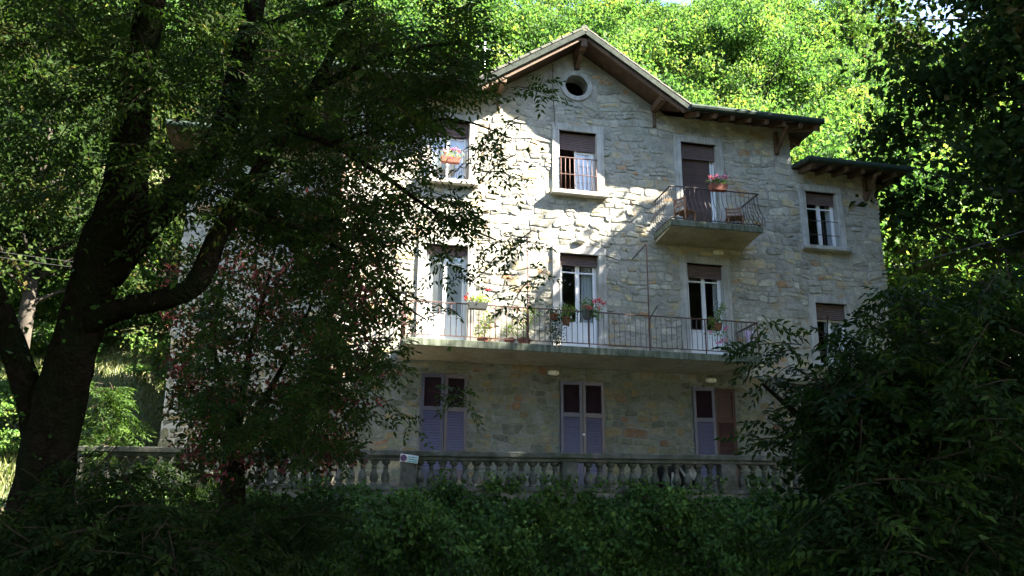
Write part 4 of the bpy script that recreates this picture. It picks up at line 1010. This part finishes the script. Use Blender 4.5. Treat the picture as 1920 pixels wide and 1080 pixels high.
for ri, (y, xa, xb, st) in enumerate(rows):
    x = xa+rt.uniform(0, 3)
    while x < xb:
        xx, yy = x+rt.uniform(-1.3, 1.3), y+rt.uniform(-2, 2)
        # keep to what the photograph can see
        d = np.array([xx, yy, 0])-CAM; side = d@RT; fwd = d[1]
        if abs(side) < 0.66*fwd+9:
            s = rt.uniform(.82, 1.12)
            if ri == 0 and -12 < xx < 10: s *= .72
            dk = xx < -7+yy*.1 and (i*7) % 10 < 8  # darker leaf copy on the left paints in that hillside's shade
            plant_tree('hillside_tree', DARK[i % 2] if dk else HILL[i % 4], xx, yy, s, rt.uniform(0, 6.28), 'shade-darkened broadleaf tree of the wood behind the leaning trunk' if dk else 'bright green broadleaf tree of the wood on the hillside above the roof', 'shade-darkened trees on the left hillside' if dk else 'bright trees on the hillside behind the house')
        i += 1; x += st
for (xx, yy, s) in ((39, 51, 1.12), (44, 54, 1.18), (49, 57, 1.2), (35, 57, 1.15), (43, 63, 1.25)):
    plant_tree('hillside_tree', HILL[int(xx) % 4], xx, yy, s, xx, 'bright green broadleaf tree of the wood on the hillside above the roof', 'bright trees on the hillside behind the house')
SHR = [tree_meshes('s%d' % i, 4.2, 2.1, 4.0, 46, 150, 0.17, 'lf_hill', 60+i) for i in range(2)]
for k, (x, y, s) in enumerate(((-14.5, 15, 1.0), (-17.5, 13.5, 1.1), (-20.5, 12, 1.0), (-12.2, 17.5, 1.1), (-16, 18, 1.2), (-19.5, 17, 1.2), (-23, 15, 1.2), (-13.2, 3.2, .5), (-14.6, 4.4, .55), (-10.8, 13.8, .9), (-22, 9.5, .9), (11, 6, 1.1), (13, 8.5, 1.3), (10.2, 10.5, 1.3), (15.5, 6, 1.2), (12.5, 13, 1.2))):
    plant_tree('hillside_shrub', SHR[k % 2], x, y, s, rt.uniform(0, 6.28), 'leafy green shrub of the undergrowth on the hillside', 'undergrowth shrubs on the hillside', cat='shrub')
# tall dark trees on the right: they stand between the sun and the right half of the house
for k, (x, y, s, zb, lab) in enumerate(((13.3, -2.6, 1.16, .3, 'tall dark tree at the right edge beside the house'), (16.5, -6.5, 1.2, -1.6, 'tall dark tree beyond the right edge of the picture'), (13.6, -8.2, .86, -2.6, 'dark roadside tree right of the picture'), (15.4, -4.0, 1.2, .3, 'dark tree between the tall trees on the right'),
                           (12.3, -11.3, 1.15, -2.8, 'dark tree right of the picture, nearest to the viewer'), (18.5, -1.0, 1.25, 0.0, 'dark tree behind the tall one on the right'), (13.4, -14.0, 1.4, -3, 'roadside tree right of the road'),
                           (17, -13, 1.6, -3, 'tall roadside tree far right'), (16.2, -19.2, 2.0, -3, 'tall roadside tree across the road'), (21, -17, 1.8, -3, 'tallest roadside tree across the road'))):
    plant_tree('shade_tree', DARK[k % 2], x, y, s, 1.3*k+.4, lab, 'tall dark trees on the right', z=zb)
for k, (x, y, s, lab) in enumerate(((-10.5, -26.5, 1.35, 'unseen dark tree added close behind the viewer on the left to cut sky light'), (-16.5, -18, 1.3, 'unseen tall dark tree added at the left of the road to cut sky light'), (-16.5, -13, 1.0, 'unseen dark tree added beside the road on the left to cut sky light'), (-14, -22, 1.05, 'unseen dark tree added behind the viewer on the left to cut sky light'),  # near ones are out of view, added to cut sky light on the foreground
                          (6, -44, .75, 'smaller dark tree far behind the viewer'), (1, -42, .8, 'dark tree beyond the road behind the viewer'))):
    plant_tree('shade_tree', DARK[k % 2], x, y, s, 2.1*k+1, lab, 'dark trees round the viewer', z=-3)
# unseen broad-crowned trees, added to shut sky light off the foreground
CAN = tree_meshes('c', 15.5, 6.2, 5.6, 210, 190, 0.24, 'lf_dark', 77)
for k, (x, y, s, lab) in enumerate(((-0.4, -22.4, 1.0, 'unseen spreading tree added to block sky light on the right of the road'), (-12.4, -20.0, 1.05, 'unseen spreading tree added to block sky light on the left of the road'), (-7.5, -26, 1.05, 'unseen spreading tree added to block sky light behind the viewer'), (9.2, -15.2, .95, 'unseen spreading tree added beyond the bush to block light'))):
    plant_tree('sky_block_tree', CAN, x, y, s, 1.9*k, lab, 'unseen trees added to block sky light', z=-3)

# ------------------------------------------------------------------ the old leaning tree in the left foreground
old = empty('old_tree', dep(60, 1075, 10.6)); oc = np.array(old.location)
tag(old, 'old leaning tree with dark forked trunk and drooping leaves on the left', 'tree')
def limb(pts, name='limb', n_=10, wob=.06):
    P = []; Rr = []
    for (x, y, t, wpx) in pts:
        P.append(dep(x, y, t)); Rr.append(.84*wpx/2/F_PX*t)
    # resample smoothly (Catmull-Rom)
    Q = []; S = []
    for i in range(len(P)-1):
        p0, p1, p2, p3 = P[max(i-1, 0)], P[i], P[i+1], P[min(i+2, len(P)-1)]
        for u in (0, .25, .5, .75):
            Q.append(.5*((2*p1)+(-p0+p2)*u+(2*p0-5*p1+4*p2-p3)*u*u+(-p0+3*p1-3*p2+p3)*u**3)-oc); S.append(Rr[i]*(1-u)+Rr[i+1]*u)
    Q.append(P[-1]-oc); S.append(Rr[-1])
    o = MB().tube(Q, S, n=n_, wob=wob).build(name, 'bark', old, smooth=True)
    return [q+oc for q in Q]
axes = []
axes += limb([(40, 1180, 10.7, 190), (62, 1040, 10.6, 150), (82, 900, 10.5, 124), (105, 780, 10.4, 112), (128, 690, 10.3, 104), (158, 590, 10.2, 98), (180, 510, 10.1, 104), (208, 440, 10.0, 112), (232, 370, 10.0, 98), (243, 290, 10, 86), (252, 200, 9.9, 70), (266, 100, 9.8, 62), (284, 0, 9.8, 62), (296, -140, 9.7, 54), (290, -330, 9.7, 36), (310, -520, 9.7, 16)], 'trunk', 14)
axes += limb([(196, 520, 10.1, 76), (262, 432, 10.3, 78), (325, 366, 10.6, 70), (385, 302, 10.8, 60), (425, 228, 11, 52), (448, 130, 11.2, 47), (472, 40, 11.3, 48), (488, -60, 11.4, 42), (520, -220, 11.5, 30), (540, -400, 11.5, 12)])
axes += limb([(150, 612, 10.2, 62), (225, 580, 9.9, 50), (300, 562, 9.6, 47), (352, 545, 9.5, 50), (382, 508, 9.5, 52), (404, 452, 9.5, 46), (432, 405, 9.6, 40), (480, 330, 9.8, 34), (535, 245, 10, 30), (585, 172, 10.2, 25), (625, 95, 10.4, 21), (655, 20, 10.5, 18), (690, -90, 10.6, 12)])
axes += limb([(88, 860, 10.5, 90), (58, 745, 10.4, 66), (28, 660, 10.3, 58), (-6, 570, 10.2, 56), (-60, 430, 10.1, 46), (-110, 250, 10, 34), (-140, 60, 10, 16)])
axes += limb([(590, 168, 10.2, 20), (680, 120, 10.6, 14), (780, 90, 10.9, 10), (880, 80, 11.2, 5)], 'branch', 7)
axes += limb([(540, 240, 10, 22), (620, 270, 10.3, 15), (720, 330, 10.6, 11), (820, 400, 10.9, 7), (930, 450, 11.2, 4)], 'branch', 7)
axes += limb([(440, 400, 9.6, 20), (540, 420, 9.9, 14), (640, 470, 10.2, 10), (740, 560, 10.5, 6), (800, 600, 10.7, 3)], 'branch', 7)
axes += limb([(470, 60, 11.3, 22), (580, 20, 11.6, 14), (720, -20, 11.9, 9), (850, -30, 12.2, 5)], 'branch', 7)
axes += limb([(620, 270, 10.3, 12), (740, 235, 10.8, 8), (860, 225, 11.2, 5), (960, 260, 11.4, 3)], 'branch', 7)
LV = Leaves(); TW = MB()
def sprays(LV, TW, blobs, lsize=.085, oc_=None, leaf_len=.26, npair=4, nl=8, rm=.45, tl=(.45, .85), drp=.7, O=oc):
    for (cx, cy, rx, ry, t0, t1, n_) in blobs:
        for _ in range(n_):
            while True:
                u, v = rng.uniform(-1, 1, 2)
                if u*u+v*v < 1: break
            p = dep(cx+u*rx, cy+v*ry, rng.uniform(t0, t1))
            d = RT*(u*0.8+rng.normal()*.5)+np.array([0, 0, rng.uniform(-.5, .35)])+FW*rng.normal()*.5
            L = rng.uniform(*tl)
            pinnate_twig(LV, TW, p-O-unit(d)*L*.5, d, L, nl, leaf_len, npair, lsize, np.clip(rm+rng.normal()*.12, 0, 1), drp)
OLD = [(110, 40, 200, 90, 8.5, 13, 66), (90, 260, 150, 120, 9, 13, 36), (400, 110, 170, 130, 8.8, 13, 90), (620, 120, 150, 140, 9.2, 13, 100), (780, 60, 120, 80, 9.5, 13.5, 80),
       (560, 310, 160, 110, 9.0, 13, 96), (720, 250, 110, 90, 9.6, 13, 62), (820, 170, 70, 60, 9.8, 12.5, 36), (800, 380, 80, 60, 9.8, 12.5, 26), (880, 420, 60, 50, 10, 12, 12), (690, 430, 110, 80, 9.6, 13, 50),
       (440, 330, 90, 90, 8.6, 10.5, 30), (920, 280, 40, 70, 10.2, 11.6, 10), (975, 430, 36, 40, 10.4, 11.4, 5), (960, 540, 26, 26, 10.4, 11.4, 2), (1008, 158, 8, 16, 10.6, 11, 2), (850, 500, 40, 30, 10.2, 11.5, 4), (850, 110, 50, 50, 10, 12.5, 18),
       (760, 560, 40, 50, 10, 12, 6), (650, 540, 100, 70, 9.8, 13, 36), (680, 660, 60, 60, 10, 12.5, 16), (620, 760, 70, 60, 10, 13, 16), (840, 730, 26, 26, 10.4, 11.4, 3), (720, 760, 30, 40, 10.4, 11.4, 4), (270, 330, 90, 80, 8.6, 10.2, 16), (250, 120, 80, 120, 8.6, 10.4, 20),
       (500, 400, 130, 60, 10, 13, 36), (400, 540, 60, 70, 10.5, 13, 10), (560, 620, 110, 60, 10.5, 13, 18), (470, 740, 110, 70, 11, 13.5, 34), (620, 690, 70, 70, 10.5, 13, 26), (390, 660, 50, 60, 11, 13.5, 9), (540, 820, 100, 40, 11, 13.5, 26)]
sprays(LV, TW, [b_[:6]+(max(2, int(b_[6]*(.85 if b_[0] < 640 else .66))),) for b_ in OLD], O=oc)
sprays(LV, TW, [(250, -260, 420, 200, 7.5, 13, 110), (760, -160, 200, 120, 9.5, 13.5, 70), (-220, 150, 170, 300, 8.5, 13, 60)], O=oc, nl=7)
o = link('crown', LV.mesh('crown', 'lf_ash'), old); o['kind'] = 'stuff'
TW.build('twigs', 'twig', old)['kind'] = 'stuff'
# ivy shoots on the trunk
LV = Leaves()
for q in axes:
    if rng.random() < .75:
        k = int(rng.integers(4, 12)); P = q-oc+rng.normal(size=(k, 3))*.2; D = unit(rng.normal(size=(k, 3))+[0, 0, -.4]); Nn = unit(rng.normal(size=(k, 3)))
        L = rng.uniform(.05, .10, k); LV.add(leaf_arrays(P, D, Nn, L, L*.7, rnd=rng.uniform(0, .5, k)))
o = link('ivy', LV.mesh('ivy', 'lf_ivy'), old); o['kind'] = 'stuff'

# ------------------------------------------------------------------ the reddish tree before the left wing
red = empty('red_leaved_tree', dep(438, 1100, 15.0)); rc = np.array(red.location)
tag(red, 'thin stemmed tree with reddish leaves before the left wing', 'tree')
def stem_px(pts, parent, O, name='stem', mat='bark', n_=7):
    P = [dep(x, y, t)-O for (x, y, t, w_) in pts]; S = [w_/2/F_PX*t for (x, y, t, w_) in pts]
    MB().tube(P, S, n=n_, wob=.08).build(name, mat, parent, smooth=True)
stem_px([(438, 1120, 15, 64), (436, 1000, 15, 54), (436, 900, 15, 46), (440, 820, 15, 30)], red, rc, 'trunk', n_=10)
for pts in ([(440, 830, 15, 26), (420, 740, 15, 14), (400, 650, 15.2, 9), (410, 560, 15.2, 6), (430, 470, 15.3, 4)], [(440, 830, 15, 24), (455, 740, 14.8, 13), (470, 640, 14.7, 9), (500, 540, 14.7, 6), (520, 440, 14.7, 4)],
            [(445, 840, 15, 22), (490, 760, 14.6, 12), (540, 670, 14.4, 9), (580, 580, 14.3, 6), (610, 480, 14.3, 4)], [(440, 850, 15, 18), (395, 790, 15.3, 9), (355, 720, 15.5, 6), (340, 640, 15.6, 4)],
            [(445, 850, 15, 18), (520, 800, 14.6, 9), (600, 740, 14.3, 7), (660, 680, 14.2, 4)]): stem_px(pts, red, rc)
LV = Leaves()
def scatter(LV, blobs, size, O, per, rm, sp=.16, asp=.55):
    for (cx, cy, rx, ry, t0, t1, n_) in blobs:
        for _ in range(n_):
            while True:
                u, v = rng.uniform(-1, 1, 2)
                if u*u+v*v < 1: break
            C = dep(cx+u*rx, cy+v*ry, rng.uniform(t0, t1))-O; m_ = rm() if callable(rm) else rm
            blob_leaves(LV, C, (sp, sp, sp*.6), per, size, m_, .4, asp)
redm = lambda: rng.choice([.2, .3, .7, .9], p=[.48, .26, .2, .06])
scatter(LV, [(360, 540, 50, 90, 14.2, 16, 34), (345, 660, 40, 90, 14.4, 16, 26), (660, 420, 80, 50, 13.8, 15.5, 34), (700, 540, 50, 80, 13.8, 15.2, 30), (560, 400, 110, 40, 13.8, 16, 34), (450, 870, 110, 40, 13.8, 15.5, 44), (560, 840, 120, 50, 13.6, 15.5, 60), (640, 660, 70, 130, 13.6, 15.2, 60), (380, 760, 60, 110, 14.2, 16, 50), (640, 480, 90, 80, 13.8, 15.5, 45), (520, 470, 130, 90, 13.8, 16, 110), (580, 560, 110, 80, 13.8, 15.6, 90), (450, 580, 110, 90, 14, 16, 80), (400, 680, 80, 90, 14.4, 16, 55), (520, 690, 130, 90, 13.8, 16, 110), (480, 790, 120, 70, 14, 16, 80), (590, 790, 80, 70, 13.8, 15.5, 55), (660, 620, 60, 90, 13.8, 15, 40), (390, 820, 60, 50, 14.5, 16, 25), (690, 700, 40, 60, 13.8, 15, 14)], .095, rc, 17, redm, .11)
o = link('crown', LV.mesh('crown', 'lf_red'), red); o['kind'] = 'stuff'

# ------------------------------------------------------------------ ivy on the retaining wall, shrubs
LV = Leaves(); IS = MB()
nt_ = 1100
TX = rng.uniform(-11.5, 9.4, nt_); TZ = rng.uniform(-2.8, -.12, nt_)**1.0
for k in range(nt_):
    x0, z0 = TX[k], TZ[k]; top = -0.2+0.06*math.sin(x0*1.3+1)+0.08*math.sin(x0*3.1)+0.05*math.sin(x0*7.3+2); z0 = min(z0, top)
    out_ = max(.04, .34+.30*math.sin(x0*.9+z0*1.1)+.28*math.sin(x0*2.7-z0*2.1+1)+.16*math.sin(x0*5.3+z0*4)+abs(rng.normal())*.14)*min(1, (top-z0)*1.6+.35)
    n_ = int(rng.integers(12, 52)); sz = rng.choice([.07, .09, .115], p=[.4, .4, .2]); hang = rng.uniform(.08, .26)
    P = np.stack([x0+rng.normal(size=n_)*.10, ybal(x0)-.2-out_+rng.normal(size=n_)*.05+.05, z0-np.abs(rng.normal(size=n_))*hang], 1)
    D = unit(rng.normal(size=(n_, 3))*.6+[0, -.4, -.8]); Nn = unit(rng.normal(size=(n_, 3))*.6+[0, -.8, .75]); L = sz*rng.uniform(.7, 1.25, n_)
    LV.add(leaf_arrays(P, D, Nn, L, L*rng.uniform(.6, .9), rnd=np.clip(rng.normal(.45, .18)+rng.normal(size=n_)*.14, 0, 1)))
n_ = 40000
X = rng.uniform(-11.5, 9.4, n_); top = -0.12+0.06*np.sin(X*1.3+1)+0.08*np.sin(X*3.1)+0.05*np.sin(X*7.3+2)
Z = -2.6+(top+2.6)*rng.uniform(0, 1, n_)**.75
bul = np.clip(.34+.30*np.sin(X*.9+Z*1.1)+.28*np.sin(X*2.7-Z*2.1+1)+.16*np.sin(X*5.3+Z*4), .03, 1.1)*np.clip((top-Z)*1.6+.14, 0, 1)
D = unit(rng.normal(size=(n_, 3))*.6+[0, -.3, -.8]); Nn = unit(rng.normal(size=(n_, 3))*.5+[0, -.8, .6]); L = rng.uniform(.05, .13, n_)
LV.add(leaf_arrays(np.stack([X, ybal(X)-.2-bul*rng.uniform(.1, 1, n_)**.6, Z], 1), D, Nn, L, L*.8, rnd=np.clip(.42+.2*np.sin(X*2.3+Z*3)+rng.normal(size=n_)*.2, 0, 1)))
for _ in range(34):      # shoots that climb between the balusters
    x = rng.uniform(-7, 4.2); k = int(rng.integers(18, 60)); h = rng.uniform(.0, .30)
    P = np.stack([x+rng.normal(size=k)*.10, ybal(x)-.15+rng.normal(size=k)*.07, rng.uniform(-.15, h, k)], 1)
    D = unit(rng.normal(size=(k, 3))+[0, -.3, 0]); Nn = unit(rng.normal(size=(k, 3))+[0, -.6, .5]); L = rng.uniform(.05, .10, k); LV.add(leaf_arrays(P, D, Nn, L, L*.8, rnd=rng.uniform(.3, .9, k)))
iv = link('ivy', LV.mesh('ivy', 'lf_ivy')); tag(iv, 'thick green ivy hanging over the retaining wall', 'ivy', kind='stuff')

def bush(name, loc, label, blobs, mat, lsize, leaf_len, rm, npair=4, nl=9, tl=(.5, .9), drp=.5, fill=None, stemspx=(), group=None):
    t = empty(name, loc); O = np.array(loc); LV = Leaves(); TW = MB()
    sprays(LV, TW, blobs, lsize=lsize, leaf_len=leaf_len, npair=npair, nl=nl, rm=rm, tl=tl, drp=drp, O=O)
    if fill: scatter(LV, fill, lsize*1.15, O, 40, .2, .28)
    o = link('foliage', LV.mesh('foliage', mat), t); o['kind'] = 'stuff'
    TW.build('twigs', 'twig', t)['kind'] = 'stuff'
    for p in stemspx: stem_px(p, t, O)
    tag(t, label, 'bush', group); return t
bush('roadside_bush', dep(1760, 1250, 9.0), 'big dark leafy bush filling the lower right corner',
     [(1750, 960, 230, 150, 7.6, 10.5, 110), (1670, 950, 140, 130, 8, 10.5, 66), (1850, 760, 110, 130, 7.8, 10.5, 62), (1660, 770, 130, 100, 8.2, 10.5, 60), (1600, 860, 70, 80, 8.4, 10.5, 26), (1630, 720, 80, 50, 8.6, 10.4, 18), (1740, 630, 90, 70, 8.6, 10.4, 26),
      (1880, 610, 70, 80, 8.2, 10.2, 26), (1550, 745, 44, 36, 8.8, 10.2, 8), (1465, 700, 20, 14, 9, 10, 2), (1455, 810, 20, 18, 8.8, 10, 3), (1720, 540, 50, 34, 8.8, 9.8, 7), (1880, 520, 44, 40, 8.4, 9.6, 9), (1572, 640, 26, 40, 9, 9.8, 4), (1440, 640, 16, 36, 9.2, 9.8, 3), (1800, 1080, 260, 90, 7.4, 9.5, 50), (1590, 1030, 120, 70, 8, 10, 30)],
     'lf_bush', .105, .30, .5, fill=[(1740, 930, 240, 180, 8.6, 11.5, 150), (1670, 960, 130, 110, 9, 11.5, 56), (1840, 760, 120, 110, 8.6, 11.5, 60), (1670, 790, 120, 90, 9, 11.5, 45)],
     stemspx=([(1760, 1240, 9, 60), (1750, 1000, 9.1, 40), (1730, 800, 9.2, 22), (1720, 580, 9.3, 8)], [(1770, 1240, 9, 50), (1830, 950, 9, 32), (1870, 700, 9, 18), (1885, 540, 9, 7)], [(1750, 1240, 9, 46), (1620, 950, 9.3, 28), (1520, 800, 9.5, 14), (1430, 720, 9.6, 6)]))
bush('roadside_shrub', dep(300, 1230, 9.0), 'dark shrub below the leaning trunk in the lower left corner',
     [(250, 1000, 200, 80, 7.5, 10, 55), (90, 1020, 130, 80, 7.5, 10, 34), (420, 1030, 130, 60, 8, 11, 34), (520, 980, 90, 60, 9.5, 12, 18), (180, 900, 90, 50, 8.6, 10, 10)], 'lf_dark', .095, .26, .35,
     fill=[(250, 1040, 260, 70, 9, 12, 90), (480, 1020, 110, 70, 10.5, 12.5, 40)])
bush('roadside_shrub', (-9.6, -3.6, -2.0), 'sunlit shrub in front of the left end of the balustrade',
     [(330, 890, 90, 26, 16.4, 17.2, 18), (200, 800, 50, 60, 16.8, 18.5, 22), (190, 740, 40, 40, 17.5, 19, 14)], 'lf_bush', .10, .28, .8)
# grass on the slope left of the house
LV = Leaves(); n_ = 26000
X = rng.uniform(-20, -9.7, n_); Yv = rng.uniform(0, 16, n_); Zg = ground_h(X, Yv); D = unit(rng.normal(size=(n_, 3))*.35+[0, 0, 1]); Nn = unit(rng.normal(size=(n_, 3))*.5+[0, -1, .2]); L = rng.uniform(.15, .38, n_)
LV.add(leaf_arrays(np.stack([X, Yv, Zg], 1), D, Nn, L, L*.13, rnd=rng.uniform(0, 1, n_)))
tag(link('grass', LV.mesh('grass', 'grass')), 'long grass on the slope left of the house', 'grass', kind='stuff')
